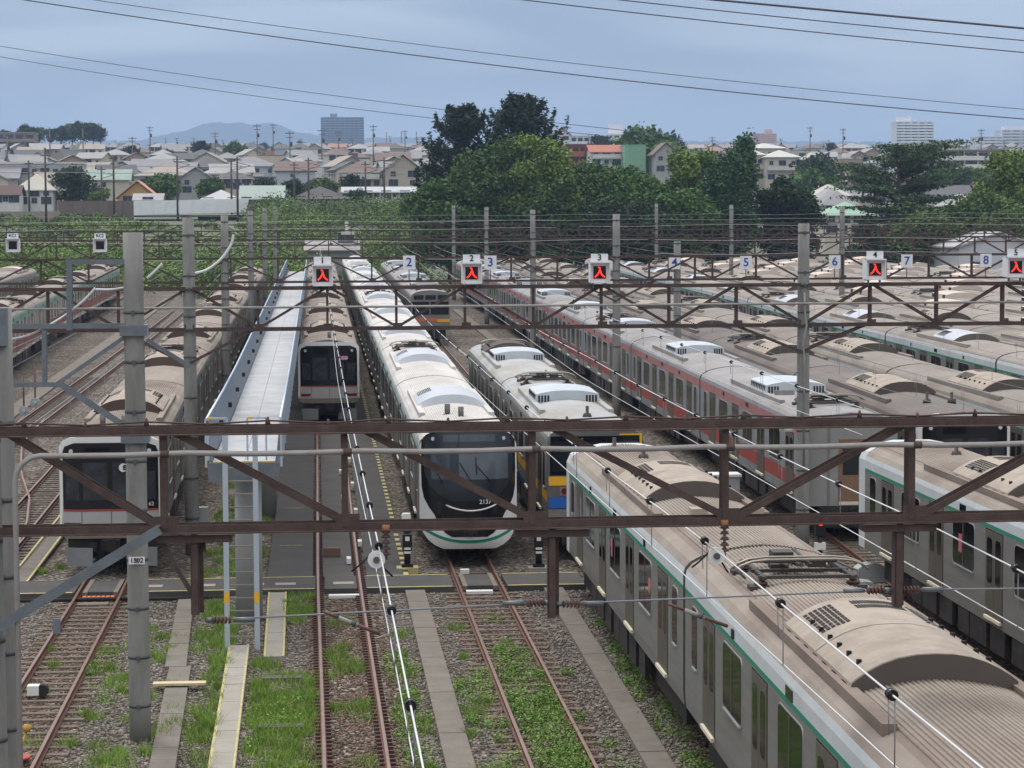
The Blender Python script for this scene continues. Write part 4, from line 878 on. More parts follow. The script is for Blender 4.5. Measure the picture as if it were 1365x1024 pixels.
# high voltage lines across the sky
HV = M('dark_cable', (86,88,98), .6, .2, var=0)
for k, (pts, Y, r) in enumerate(((((-60,-14),(40,0),(370,50),(700,92),(1040,129),(1430,164)),150,.062),(((-60,-26),(150,0),(420,42),(700,78),(1040,115),(1430,151)),190,.05),
        (((600,-12),(695,0),(1030,37),(1430,76)),140,.06),(((700,-14),(830,0),(1100,29),(1430,60)),130,.055),(((800,-14),(955,0),(1160,19),(1430,44)),120,.10),
        (((-60,52),(0,61),(300,108),(600,147),(900,181)),420,.10),(((-60,66),(0,75),(300,122),(590,160),(800,180)),430,.10))):
    m = MB(); c3 = [at(a, b, Y) for a, b in pts]; dense = []
    xs_ = [c.x for c in c3]; zs_ = [c.z for c in c3]
    for x in np.linspace(xs_[0]-12*(Y < 300), xs_[-1]+25*(Y < 300), 44):
        # smooth quadratic through the measured points
        dense.append((x, Y, float(np.polyval(np.polyfit(xs_, zs_, 2), x))))
    m.tube(dense, r*.62, 6)
    lab = ('upper of the two long power cables crossing the whole sky','lower thin power cable crossing the whole sky behind the first','power cable starting at the top centre, lowest of the three on the right','power cable at the top right, middle of three','thick power cable in the top right corner','upper far cable sloping down from the left edge to the conifers','lower far cable sloping down from the left edge to the conifers')[k]
    tag(m.build('power_cable', HV), lab, 'power cable', 'power cables across the sky')
# curved white feeder cables on the left
def cable(pts, r, label, mat=WIREW):
    q = [pts[0]]+list(pts)+[pts[-1]]; sm_ = []
    for a, b, c, d in zip(q, q[1:], q[2:], q[3:]):
        for i in range(8): u = i/8; sm_.append(.5*((2*b)+(c-a)*u+(2*a-5*b+4*c-d)*u*u+(3*b-a-3*c+d)*u**3))
    m = MB(); m.tube(sm_+[pts[-1]], r, 8); tag(m.build('feeder_cable', mat), label, 'cable', 'white feeder cables on the left')
cable([at(0,455,44),at(40,446,44),at(80,425,44),at(110,402,44),at(127,384,44)], .022, 'white feeder cable curving up in front of the striped left train')
cable([at(127,386,44),at(150,386,44),at(170,383,44.3)], .022, 'short white feeder cable reaching the concrete pole')
cable([at(196,371,44),at(206,362,44),at(216,352,44)], .024, 'white cable stub ending beside the concrete pole')
cable([at(251,366,74),at(275,360,74),at(295,345,74),at(308,326,74),at(311,313,74)], .04, 'white cable looping up from the second concrete pole')
# ------------------------------------------------------------------ roof inspection platform
DECK = M('pale_deck', (190,192,194), .75, 0, var=.07, scale=2, dirt=(150,149,146), damt=.6, dscale=.9)
PANELB = M('blue_grey_mesh', (118,127,138), .6, .3, var=.08, scale=3)
ALU = M('aluminium', (196,206,216), .4, .5, var=.05)
t = thing('platform', 'long white roof height platform on columns with blue grey side panels', 'platform', (-1.75,54.8,0))
X0, X1, YP, YQ = -.74, .72, 0, 150
slope = lambda y: zg(54.8+y)
m = MB(); y = 0.0
while y < YQ:
    z = 4.02+slope(y); z2 = 4.02+slope(y+1.98)
    for a, b in ((X0,-.005),(.005,X1)):
        m.add([(a,y,z),(b,y,z),(b,y+1.98,z2),(a,y+1.98,z2),(a,y,z-.05),(b,y,z-.05),(b,y+1.98,z2-.05),(a,y+1.98,z2-.05)], [(0,1,2,3),(7,6,5,4),(0,4,5,1),(1,5,6,2),(2,6,7,3),(3,7,4,0)])
    y += 2.0
m.build('deck', DECK, t)
for sx, x in ((-1,X0-.02),(1,X1+.02)):
    m = MB(); y = 0
    while y < YQ:
        xo = x+sx*.1; z, z2 = 4.0+slope(y), 4.0+slope(y+2)
        m.add([(x,y,z),(x,y+1.97,z2),(xo,y+1.97,z2+1.0),(xo,y,z+1.0),(x+sx*.03,y,z),(x+sx*.03,y+1.97,z2),(xo+sx*.03,y+1.97,z2+1.0),(xo+sx*.03,y,z+1.0)], [(0,1,2,3),(4,7,6,5),(0,3,7,4),(1,5,6,2),(3,2,6,7)]); y += 2
    m.build('side_panel', PANELB, t)
    m = MB(); m.tube([(x+sx*.11,yy,5.04+slope(yy)) for yy in range(0,int(YQ)+1,10)], .03, 8)
    y = 0
    while y < YQ: m.beam((x+sx*.13,y,3.9+slope(y)),(x+sx*.13,y,5.04+slope(y)),.05,.05); y += 2
    m.build('handrail', ALU, t)
m = MB(); y = 4
while y < YQ: m.box(X0+.0,X0+.1,y-.07,y+.07,4.55+slope(y),4.68+slope(y)); y += 6
m.build('deck_lamp', DARK, t)
m = MB(); m.box(X0-.1,X1+.1,-.05,0,3.55,4.0); m.box(X0-.1,X0-.0,0,YQ,3.7,3.97); m.box(X1,X1+.1,0,YQ,3.7,3.97); m.build('edge_beam', GALV, t)
m = MB(); m.box(X0,X1,-.02,.03,3.98,4.03); m.build('yellow_edge', M('ochre_edge',(196,164,84),.7), t)
for x in (X0+.12, X1-.42):
    m = MB()
    for a, b in (((x-.22,0,5.05),(x+.22,0,5.05)),((x-.22,0,4.05),(x-.22,0,5.05)),((x+.22,0,4.05),(x+.22,0,5.05))): m.beam(a, b, .045, .045)
    m.box(x-.22,x-.1,-.03,.03,5.03,5.08,1); m.build('end_gate', [ALU, M('yellow_cap',(226,180,60),.6)], t)
for k in range(8):
    y = 2.6+k*20; m = MB(); m.tube([(0,y,-.3+slope(y)),(0,y,3.9+slope(y))], .33, 20); m.build('column', M('pale_column',(152,153,152),.85,var=.08,dirt=(120,116,108),damt=.5), t)
m = MB()
lx0, lx1 = at(302,735,53.6).x+1.75, at(342,735,53.6).x+1.75
for x in (lx0, lx1): m.box(x-.06,x+.06,-1.45,-1.37,-.3,4.9,0); m.box(x-.062,x+.062,-1.455,-1.365,.9,1.15,1)
z = .1
while z < 4.1: m.box(lx0,lx1,-1.44,-1.38,z,z+.03,2); z += .3
for x in (lx0, lx1): m.beam((x,-1.4,4.1),(x,0,4.1),.05,.05,0)
m.build('ladder', [ALU, MATS['yellow_cap'], M('tread_grey',(120,114,104),.7)], t)
# ------------------------------------------------------------------ things standing on the ground
SIGK = M('signal_black', (26,26,28), .5, var=.1)
REDL = M('red_lamp', (255,40,36), .4, var=0, emit=2.5)
def dwarf(px, py, Y, label, redon=False):
    p = at(px, py, Y); t = thing('shunting_signal', label, 'shunting signal', (p.x,p.y,-.06), 'shunting signals beside the tracks')
    m = MB(); m.box(-.3,.3,-.25,.25,-.15,.03); m.build('plinth', [CONCL if not redon else YEL], t)
    m = MB(); m.box(-.16,.16,-.13,.13,.03,.12); m.tube([(0,0,.1),(0,0,.7)], .09, 12); m.box(-.13,.13,-.1,.1,.5,.95); m.tube([(0,-.16,1.12),(0,.05,1.12)], .14, 16); m.build('stand', SIGK, t)
    m = MB()
    for z in (.42,.53): m.box(-.09,.09,-.125,-.1,z,z+.06); 
    m.box(-.06,.06,-.125,-.1,.78,.9); m.build('label_plate', WHITEP, t)
    m = MB(); m.box(-.15,.1,-.12,.1,1.25,1.5); m.tube([(-.02,0,1.5),(-.02,0,1.55)], .12, 12); m.build('cap_box', WHITEP, t)
    m = MB(); m.tube([(0,-.14,1.26),(0,-.1,1.26)], .07, 12); m.build('lens', REDL if redon else TAIL, t)
dwarf(543, 752, 65.0, 'black shunting signal on a yellow base left of the smiling train', True)
dwarf(718, 752, 64.6, 'black shunting signal right of the smiling train, below the blue fronted train')
p = at(351, 660, 84); t = thing('shunting_signal', 'dark signal with a lit red lamp beside the platform ladder', 'shunting signal', (p.x,84,zg(84)), 'shunting signals beside the tracks')
m = MB(); m.tube([(0,0,-.2),(0,0,.9)], .07, 10); m.box(-.18,.18,-.12,.12,.7,1.3); m.build('stand', SIGK, t); m = MB(); m.box(-.2,.12,-.15,-.12,1.0,1.35); m.build('lens', REDL, t)
p = at(1093, 705, 66.6); t = thing('shunting_signal', 'small signal with a red lens in front of the grey train end', 'shunting signal', (p.x,66.6,-.05), 'shunting signals beside the tracks')
m = MB(); m.tube([(0,0,-.1),(0,0,.6)], .07, 10); m.box(-.15,.15,-.1,.1,.5,1.1); m.build('stand', SIGK, t); m = MB(); m.tube([(0,-.13,.9),(0,-.1,.9)], .09, 12); m.build('lens', REDL, t); MB().box(-.15,.15,-.12,.1,.1,.3).build('label_plate', WHITEP, t)
CAB = M('cabinet_grey', (176,178,178), .6, .2, var=.06, dirt=(140,136,128), damt=.4)
p = at(944, 640, 72.5); t = thing('cabinet', 'tall grey equipment cabinet beside the red banded train', 'cabinet', (13.0,74,0))
MB().box(-.5,.5,-.35,.35,-.2,1.45).build('body', CAB, t); MB().box(-.55,.55,-.42,.42,1.45,1.53).build('roof', WHITEP, t); MB().box(-.44,-.03,-.362,-.35,.05,1.38).build('door', CAB, t); MB().box(.03,.44,-.362,-.35,.05,1.38).build('door', CAB, t)
t = thing('control_box', 'grey control box with cables on a post left of the platform column', 'control box', (at(272,740,70).x,70,0))
MB().box(-.14,.14,-.12,.12,.55,1.15).build('body', CAB, t); m = MB(); m.tube([(0,0,-.2),(0,0,.6)], .05, 8); m.tube([(-.3,0,-.1),(-.25,0,.5),(-.1,0,.6)], .03, 6); m.tube([(-.2,.1,-.1),(-.22,.1,.4),(-.05,.1,.7)], .025, 6); m.build('post', DARK, t)
# crossing panels between the rails and small things on the ballast
def panel(x, y, wd, ln, mat, label, cat='crossing panel', z=-.05, h=.1, cols=None):
    t = thing('crossing_panel', label, cat, (x,y,z)); m = MB(); m.box(-wd/2,wd/2,-ln/2,ln/2,-h,0); m.build('panel', mat, t)
    m = MB()
    for s in (-1,1): m.box(s*wd/2-.06,s*wd/2+.06,-ln/2-.15,ln/2+.15,-h,.015)
    m.build('edge_block', CONC, t); return t
panel(XA(62.5), 62.5, .8, 2.0, ASPH, 'dark rubber crossing panel between the rails below the red lined train')
panel(4.26, 62.5, .8, 2.0, ASPH, 'dark rubber crossing panel between the rails below the smiling train')
m = MB()
for k in range(7): m.box(-.42+k*.12,-.33+k*.12,-.12,.12,0,.05,0)
m.box(-.45,.45,-.14,.14,-.06,0,0); tag(m.build('rail_skid', M('orange_rubber',(196,112,74),.8,var=.1), None, (XA(60.9)+.0,60.9,-.12)), 'orange ribbed block between the rails in front of the red lined train', 'rail block')
tag(MB().box(-.4,.4,-.2,.2,-.1,.02).build('ballast_block', CONC, None, (XA(60)-.1,60.2,-.16)), 'grey concrete block just below the orange ribbed block', 'concrete block')
tag(MB().box(-.35,.35,-.14,.14,-.05,.03).build('white_board', WHITEP, None, (4.2,60.9,-.12)), 'white board lying between the rails below the smiling train', 'board')
tag(MB().box(-.4,.4,-.12,.12,-.05,.03).build('white_board', WHITEP, None, (.62,60.6,-.12)), 'white board lying between the rails of the middle track', 'board')
p = at(240, 901, 49); tag(MB().box(-.55,.55,-.13,.13,0,.05).build('wooden_board', M('sandy_board',(196,180,148),.8,var=.1,scale=4), None, (p.x,48.8,-.07)), 'pale board lying across the cable trough', 'board')
for k, (px, py) in enumerate(((376,891),(375,961))):
    q = at(px, py, 49.5 if k == 0 else 44.6); t = thing('drain_cover', ('far','near')[k]+' of two dark slatted drain covers in the grass', 'drain cover', (q.x, q.y, -.14))
    m = MB(); m.box(-.45,.45,-.18,.18,-.05,.02)
    for j in range(2): m.box(-.43+j*.44,-.01+j*.44,-.16,.16,.02,.06)
    m.build('cover', M('drain_grey',(96,90,84),.9,var=.15,dirt=(70,64,58)), t)
q = at(47, 903, 48.2); t = thing('track_lamp', 'small white device with a dark ring beside the left rail', 'device', (q.x,48.2,-.1))
MB().box(-.16,.08,-.12,.12,0,.2).build('case', WHITEP, t); m = MB(); m.tube([(.14,-.1,.08),(.14,.1,.08)], .13, 14); m.build('ring', DARK, t)
q = at(24, 998, 42.3); t = thing('stop_marker', 'red disc marker with a yellow rod, bottom left corner', 'marker', (q.x,42.3,-.1))
m = MB(); m.tube([(0,0,0),(0,0,.05)], .22, 20); m.build('disc', M('marker_red',(188,70,60),.6,var=.1), t); m = MB(); m.tube([(0,0,.05),(.14,.1,.48)], .022, 8); m.tube([(.14,.1,.48),(.17,.12,.6)], .07, 8); m.build('rod', M('ochre_paint',(182,146,60),.7), t)
q = at(413, 884, 50); 
m = MB(); m.tube([(-8.6,60.55,-.1),(-6.6,60.5,-.09),(-5,60.6,-.1),(-3.9,60.45,-.1),(-2.4,60.6,-.09)], .05, 8); tag(m.build('cable', DARK), 'black cable lying along the front edge of the crossing', 'cable')
for k, (yy, ln) in enumerate(((66,1),(69.6,1),(73.2,1),(76.8,1),(80.4,1),(84,1),(88,1),(92,1))):
    tag(MB().box(-.06,.06,-.25,.25,-.05,.1).build('rail_guard', WHITEP, None, (1.2 if k % 2 else .82,yy,.02+zg(yy))), 'white guard block beside the right rail of the middle track', 'guard block', 'white guard blocks along the rail')
m = MB(); m.box(-.25,.25,-.1,.1,0,.25); tag(m.build('point_box', M('brown_box',(110,84,72),.8,var=.1), None, (.35,67.5,-.05)), 'brown box beside the left rail of the middle track', 'box')
tag(MB().box(-.12,.12,-.1,.1,0,.12).build('white_bag', WHITEP, None, (4.0,63.9,-.08)), 'crumpled white scrap beside the rail under the smiling train', 'scrap')
for k,(px,py,Y) in enumerate(((1148,768,58.5),(1160,745,60.3))):
    q = at(px,py,Y); t = thing('cable_drum', ('nearer','farther')[k]+' of two pale rounded boxes beyond the nearest train roof', 'box', (q.x,Y,q.z-.3)); m = MB(); m.extr([(-.4,-.3),(.4,-.3),(.4,.05),(.25,.16),(0,.2),(-.25,.16),(-.4,.05)],-.25,.25,0); m.build('case', CAB, t)
for k, (px, py, Y) in enumerate(((93,565,88),(30,553,95))): pass
# insulators over the left tracks
for k, (px, py) in enumerate(((32,548),(47,537))):
    q = at(px, py, 60); t = thing('insulator', ('left','right')[k]+' of a pair of grey round insulators over the switch rails', 'insulator', q, 'pair of grey insulators on the left'); m = MB(); m.tube([(0,-.05,0),(0,.05,0)], .13, 16); m.tube([(0,-.2,0),(0,.2,0)], .04, 8); m.build('disc', M('grey_porcelain',(150,154,156),.3,var=.05), t); m = MB(); m.tube([(0,0,.1),(0,0,.9)], .02, 6); m.build('hanger', INSU, t)
# ------------------------------------------------------------------ weeds and grass
def leafcloud(C, size, nrm_up=.3, aspect=.6, jitter=.35):
    """one bent leaf blade (two faces) at every centre, random turn"""
    n = len(C); d = rng.normal(size=(n,3)); d[:,2] *= .7; d /= np.linalg.norm(d,axis=1)[:,None]
    u = rng.normal(size=(n,3)); u[:,2] += nrm_up; a = np.cross(d,u); a /= (np.linalg.norm(a,axis=1)[:,None]+1e-6)
    s = size*(1+jitter*rng.normal(size=n)).clip(.4,1.8); s = s[:,None]
    V = np.stack([C-d*s*.5, C+a*s*aspect*.5, C+d*s*.5, C-a*s*aspect*.5], 1).reshape(-1,3)
    return V, np.arange(4*n).reshape(n,4)
def blades(P0, h, wd, lean=.35):
    n = len(P0); th = rng.uniform(0,2*math.pi,n); hh = h*(.6+.8*rng.random(n)); side = np.stack([np.cos(th),np.sin(th),np.zeros(n)],1)*wd/2
    ln = rng.normal(size=(n,3))*lean*hh[:,None]; ln[:,2] = hh
    V = np.stack([P0-side, P0+side, P0+ln], 1).reshape(-1,3); return V, np.arange(3*n).reshape(n,3)
GRASS = M('grass_blades', (120,146,64), .8, var=.25, scale=.7, island=.35, spec=.2)
WEED = M('weed_leaves', (110,138,66), .75, var=.2, scale=1.0, island=.4, spec=.25)
def patch_pts(regs, n):
    """points scattered in uneven clumps inside (x0,x1,y0,y1,density) regions"""
    out = []
    for x0, x1, y0, y1, dn in regs:
        k = max(3, int(dn*(x1-x0)*(y1-y0)*.9)); cx = rng.uniform(x0,x1,k); cy = rng.uniform(y0,y1,k); r = rng.uniform(.08,.38,k)
        m_ = int(n*(x1-x0)*(y1-y0)*dn/4)+20; i = rng.integers(0,k,m_); px = cx[i]+rng.normal(size=m_)*r[i]*.6; py = cy[i]+rng.normal(size=m_)*r[i]*.9
        ok = (px > x0-.1) & (px < x1+.1); out.append(np.stack([px[ok],py[ok],np.full(ok.sum(),-.2)],1))
    P_ = np.concatenate(out); P_[:,2] += np.where(P_[:,1] > 70, .0125*(P_[:,1]-70), 0); return P_
regs = [(-1.42,-.12,40,50,6),(-1.42,-.2,44,48,8),(-1.45,-.95,50,52,5),(-2.5,-2.05,40,57,6),(-2.9,-2.1,53,60,5),(-.85,-.15,57,61,6),(-3.3,-2.7,42,47,2.5),(-4.3,-3.4,39,44,3),(-4.6,-2.9,45,56,.9),(.15,1.0,50,57,2.2),(.15,1.0,38,50,1.0),(-5.2,-3.5,40,60,.35),(-6.3,-5.2,41,58,.3),
        (-2.6,-1.7,64,100,3),(-3.4,-2.6,64,110,1.5),(-7.9,-7,66,90,.3),(1.5,2.1,38,56,1.4),(2.75,3.4,40,56,.8)]
P0 = patch_pts(regs, 420); V, F = blades(P0, .17, .018, .45); o = bpy.data.objects.new('grass', bulk('grass', V, F, [GRASS])); COL.objects.link(o); tag(o, kind='stuff')
regs = [(3.85,4.75,36,47,14),(3.85,4.75,46,53,6),(4.0,4.7,52,58,.8),(2.85,3.6,40,50,3.2),(1.45,2.15,39,52,2.8),(6.3,7.0,40,52,3),(5.0,5.6,40,50,.8),(6.6,7.2,44,56,1.5),(-5.3,-4.2,40,56,.3),(9.5,10.8,66,95,3),(9.6,10.6,95,150,2),(13,13.8,60,72,2.5),(-1.4,-.3,40,48,1.2)]
P0 = patch_pts(regs, 640); P0[:,2] += rng.random(len(P0))**1.5*.2; V, F = leafcloud(P0, .048, 1.2, .6); o = bpy.data.objects.new('weeds', bulk('weeds', V, F, [WEED])); COL.objects.link(o); tag(o, kind='stuff')
# ------------------------------------------------------------------ trees
BARK = M('bark', (84,72,60), .95, var=.2, scale=3)
def leafm(n, c, isl=.2): return M(n, c, .8, var=.22, scale=.18, island=isl, spec=.2)
LF = dict(conifer=leafm('conifer_needles',(50,66,52)), broad=leafm('dark_leaves',(74,98,50)), bright=leafm('bright_leaves',(108,130,60)), mid=leafm('mid_leaves',(82,108,56)), cedar=leafm('cedar_needles',(68,88,58)), plume=leafm('blue_green_leaves',(64,92,54)), dark=leafm('deep_leaves',(54,70,42)), pale=leafm('pale_leaves',(96,116,66)))
def shell(cs, rs, n, flat=.85, thick=.22):
    w_ = rs**2; i = rng.choice(len(cs), n, p=w_/w_.sum()); d = rng.normal(size=(n,3)); d /= np.linalg.norm(d,axis=1)[:,None]
    d[:,2] = np.where((d[:,2] < -.3) & (rng.random(n) < .6), -d[:,2], d[:,2])
    rr = rs[i]*(1+thick*rng.normal(size=n)-.08*rng.random(n)); p = cs[i]+d*rr[:,None]*np.array([1,1,flat]); return p
def tree_meshes(kind, h, w_, n, leaf, seed, trunk=.12):
    global rng; old = rng; rng = np.random.default_rng(seed); rd = random.Random(seed)
    tips = []; m = MB(); base = h*trunk; pts = None
    if kind in ('broad','bright','mid','dark','pale','plume'):
        k = max(12, int(34*(w_/10)*(h/12))) if kind != 'plume' else int(30*h/14); cs = []; rs = []
        for _ in range(k*4):
            u, v, q = rd.uniform(-1,1), rd.uniform(-1,1), rd.uniform(-1,1)
            if u*u+v*v+q*q*.8 > 1: continue
            if kind == 'plume': r = w_*rd.uniform(.12,.2); c = (u*w_*.46+q*w_*.05, v*w_*.4, base+(h-base)*(.5+.42*q)); 
            else: r = min(w_,h)*rd.uniform(.12,.22); c = (u*w_*.44, v*w_*.40, base+(h-base)*(.5+.40*q*(1 if q < 0 else 1)))
            cs.append(c); rs.append(r)
            if len(cs) >= k: break
        cs, rs = np.array(cs), np.array(rs)
        tips = [tuple(c) for c in cs]
        pts = shell(cs, rs, n, .8 if kind != 'plume' else 1.7, .25)
        if kind == 'plume': pts[:,0] += (pts[:,2]-h*.5)*.12
        # a thin scatter of twigs outside the clumps breaks the outline
        x = shell(cs, rs*1.22, n//9, .85, .16); pts = np.concatenate([pts, x])
    elif kind == 'conifer':
        P_ = []
        for _ in range(170):
            f = rd.random()**.8; z0 = h*(.2+.76*f); L_ = w_*.56*min(1, (1-f)*2.3+.16)*rd.uniform(.6,1.1); a = rd.uniform(0,2*math.pi); rise = L_*rd.uniform(.4,.8)*(.4+.6*f)
            s = np.array([0,0,z0]); e = np.array([math.cos(a)*L_, math.sin(a)*L_, min(z0+rise, h*1.0)]); mid_ = (s+e)/2-np.array([0,0,L_*.10])
            m.tube([s, mid_, e], [.09,.05,.02], 5, 0)
            if f > .25: e2 = e+np.array([math.cos(a)*.25, math.sin(a)*.25, L_*rd.uniform(.15,.42)]); q_ = rng.random(max(10,n//700))[:,None]; P_.append(e+(e2-e)*q_*1.1+rng.normal(size=(len(q_),3))*.13); m.tube([e,e2], [.03,.012], 4, 0)
            kk = max(20, int(n/170)); t_ = rng.random(kk)**.6; t2 = t_[:,None]; c = (1-t2)**2*s+2*t2*(1-t2)*mid_+t2**2*e
            P_.append(c+rng.normal(size=(kk,3))*np.array([.32,.32,.26])*(.6+.9*t2*(1.2-t2))*w_/8)
        pts = np.concatenate(P_)
    elif kind == 'cedar':
        P_ = []
        for i in range(60):
            f = (i//6+.5)/10; z0 = h*(.28+.66*f); L_ = w_*.5*rd.uniform(.55,1.1)*(1.0 if f > .35 else .8); a = rd.choice((rd.uniform(-.9,.9), math.pi+rd.uniform(-.9,.9), rd.uniform(0,6.28)))
            s = np.array([0,0,z0-1.2]); e = np.array([math.cos(a)*L_, math.sin(a)*L_, z0+L_*.20*f+rd.uniform(-.25,.25)]); mid_ = (s+e)/2+np.array([0,0,.35])
            m.tube([s, mid_, e], [.10,.06,.02], 5, 0)
            kk = n//60; t2 = (.25+.8*rng.random(kk)**.8)[:,None]; c = s+(e-s)*t2; c[:,2] += .9*(t2*(1-t2))[:,0]
            sp_ = L_*.20*(.3+t2)
            P_.append(c+rng.normal(size=(kk,3))*np.concatenate([sp_,sp_,np.full((kk,1),.085)],1))
        pts = np.concatenate(P_); pts = pts[pts[:,2] < h*1.02]
    V, F = leafcloud(pts, leaf*(1.5 if kind == 'conifer' else 1), .55, .34 if kind == 'conifer' else .5 if kind == 'cedar' else .75); crown = bulk('crown', V, F, [LF[kind]])
    hh = h*(.93 if kind in ('conifer','cedar') else .6); kx = h*.02
    m.tube([(0,0,-.4),(kx*.5,0,hh*.3),(kx,kx*.4,hh*.65),(0,0,hh)], [h*.022,h*.018,h*.012,h*.004], 10, 0)
    for q in tips[:14]:
        z0 = h*rd.uniform(.18,.42); m.tube([(0,0,z0),(q[0]*.5,q[1]*.5,z0+(q[2]-z0)*.62),q], [h*.010,h*.007,h*.002], 6, 0)
    rng = old; return crown, m.mesh('trunk', [BARK])
def tree(name, label, X, Y, h, w_, kind, n=7000, leaf=.42, seed=1, z=None, group=None, meshes=None, rot=0, sc=1, trunk=.12):
    z = terrain(X, Y)-.2 if z is None else z
    t = thing(name, label, 'tree', (X,Y,z), group, (0,0,rot)); c, tr = meshes or tree_meshes(kind, h, w_, n, leaf, seed, trunk)
    t.scale = (sc,sc,sc)
    inst(c, 'crown', t); inst(tr, 'trunk', t); return t
def ptree(name, label, px, ytop, wpx, Y, kind, n, seed, ybase=None, leaf=.37, trunk=.12, wmul=1.08):
    n = int(n*1.9)
    p = at(px, ytop, Y); z = terrain(p.x, Y)-.2
    return tree(name, label, p.x, Y, p.z-z, wpx*Y/3100*wmul, kind, n, leaf, seed, z, trunk=trunk)
ptree('conifer_tree','dark conifer, lower and left of the two tall ones',614,138,88,296,'conifer',15000,3,leaf=.36)
ptree('conifer_tree','tallest dark conifer with an open top against the sky',694,122,92,296,'conifer',15000,5,leaf=.36)
ptree('broadleaf_tree','big dark tree at the left end of the row, below the shorter conifer',598,238,98,283,'broad',13000,11,trunk=.05)
ptree('broadleaf_tree','big dark round tree in front of the two conifers',664,184,118,286,'broad',18000,12,trunk=.05)
ptree('broadleaf_tree','tall leafy tree with bright upper leaves, right of the conifers',718,172,88,284,'bright',13000,13,trunk=.08)
ptree('broadleaf_tree','low dark tree filling the gap under the tall leafy tree',742,232,80,279,'broad',9000,14,trunk=.05)
ptree('broadleaf_tree','wide soft tree below the brick red terrace',795,212,100,288,'mid',12000,15,trunk=.08)
ptree('broadleaf_tree','wide soft tree below the green block',850,216,96,286,'mid',12000,16,trunk=.08)
ptree('broadleaf_tree','low dark shrubby tree between the two wide soft trees',825,262,110,276,'dark',8000,17,trunk=.05)
ptree('broadleaf_tree','yellow topped tree left of the plumed tree',930,182,74,290,'bright',11000,18)
ptree('broadleaf_tree','small bushy tree hiding the foot of the grey white gable house',888,222,64,292,'mid',7000,31,trunk=.05)
ptree('broadleaf_tree','low tree under the yellow topped tree',908,240,80,279,'mid',8000,20,trunk=.06)
ptree('plumed_tree','dense blue green tree with pointed plumes in the middle of the right row',976,186,84,284,'plume',15000,19,trunk=.04)
ptree('broadleaf_tree','dark rounded tree beside the pale green pyramid roof',1052,234,84,284,'dark',12000,21,trunk=.06)
ptree('cedar_tree','flat layered cedar below the white apartment tower',1196,188,142,282,'cedar',15000,22,leaf=.36)
ptree('broadleaf_tree','pale green bushy tree in front of the cedar trunk',1228,262,110,276,'pale',10000,23,trunk=.05)
ptree('broadleaf_tree','mid green bushy tree just right of the cedar',1290,262,110,278,'mid',10000,24,trunk=.05)
ptree('broadleaf_tree','yellow green tree at the right edge of the photo',1348,192,92,282,'bright',13000,25,trunk=.06)
ptree('broadleaf_tree','low pale bush at the right end of the row',1335,256,90,274,'pale',8000,26,trunk=.05)
ptree('broadleaf_tree','low dark bush left of the cedar',1150,284,62,272,'dark',5000,27,trunk=.05)
# ------------------------------------------------------------------ undergrowth on the banks
def mounds(name, n, xr, yr, rr, per, leaf, mat, hf=lambda x, y: 1, keep=lambda x, y: True):
    cs, rs = [], []
    while len(cs) < n:
        x, y = random.uniform(*xr), random.uniform(*yr)
        if not keep(x, y): continue
        r = random.uniform(*rr)*hf(x, y); cs.append((x, y, terrain(x, y)-.3)); rs.append(r)
    cs, rs = np.array(cs), np.array(rs); p = shell(cs, rs, per*n, .95, .16)
    tz = np.array([terrain(a, b) for a, b in p[:,:2]]); p = p[p[:,2] > tz-.25]
    V, F = leafcloud(p, leaf, .9, .8); o = bpy.data.objects.new(name, bulk(name, V, F, [mat])); COL.objects.link(o); tag(o, kind='stuff')
KUD = M('kudzu_leaves', (108,128,68), .8, var=.55, scale=.24, island=.25, spec=.2); KUD2 = M('bank_leaves', (90,108,62), .8, var=.5, scale=.24, island=.25, spec=.2); PAMP = M('grey_green_reeds', (124,134,108), .85, var=.2, scale=.2, island=.3)
nob = lambda x, y: not (y > 318 and 172 < 422+x*FPX/y < 340)
mounds('undergrowth', 190, (-75,-24), (262,350), (1.2,5.2), 620, .30, KUD, hf=lambda x, y: 1 if y < 312 else .42, keep=lambda x, y: x < -24 and abs(x) < y*.16 and nob(x, y))
mounds('undergrowth', 50, (-75,-28), (350,364), (.6,1.6), 300, .30, KUD2, keep=lambda x, y: abs(x) < y*.16 and nob(x, y))
mounds('undergrowth', 170, (-24,16), (272,350), (.9,4.0), 480, .28, KUD, keep=lambda x, y: x/y < .052 and nob(x, y))
mounds('undergrowth', 120, (-30,17), (345,385), (1.2,4.0), 300, .30, KUD2, keep=lambda x, y: -.028 < x/y < .052)
mounds('undergrowth', 90, (-38,-8), (300,350), (.5,1.1), 110, .36, KUD, keep=lambda x, y: 172 < 422+x*FPX/y < 340)
mounds('undergrowth', 90, (-14,14), (250,285), (.8,1.6), 110, .36, KUD2)
mounds('undergrowth', 150, (20,95), (262,300), (1.2,2.4), 110, .42, KUD2)
mounds('undergrowth', 60, (-70,16), (264,330), (1.0,2.6), 420, .24, M('bright_bank_grass', (138,150,80), .8, var=.4, scale=.3, island=.25, spec=.2), keep=lambda x, y: abs(x) < y*.15 and x/y < .052)
mounds('undergrowth', 45, (-70,16), (264,335), (1.2,3.4), 420, .30, M('dark_bank_shrub', (66,84,50), .8, var=.4, scale=.3, island=.25, spec=.2), keep=lambda x, y: abs(x) < y*.15 and x/y < .052 and nob(x, y))
n = 5000; P0 = np.stack([rng.uniform(-6,19,n), rng.uniform(352,372,n), np.zeros(n)],1); P0[:,2] = [terrain(a,b)-.2 for a, b in P0[:,:2]]
V, F = blades(P0, 2.6, .16, .22); o = bpy.data.objects.new('reeds', bulk('reeds', V, F, [PAMP])); COL.objects.link(o); tag(o, kind='stuff')
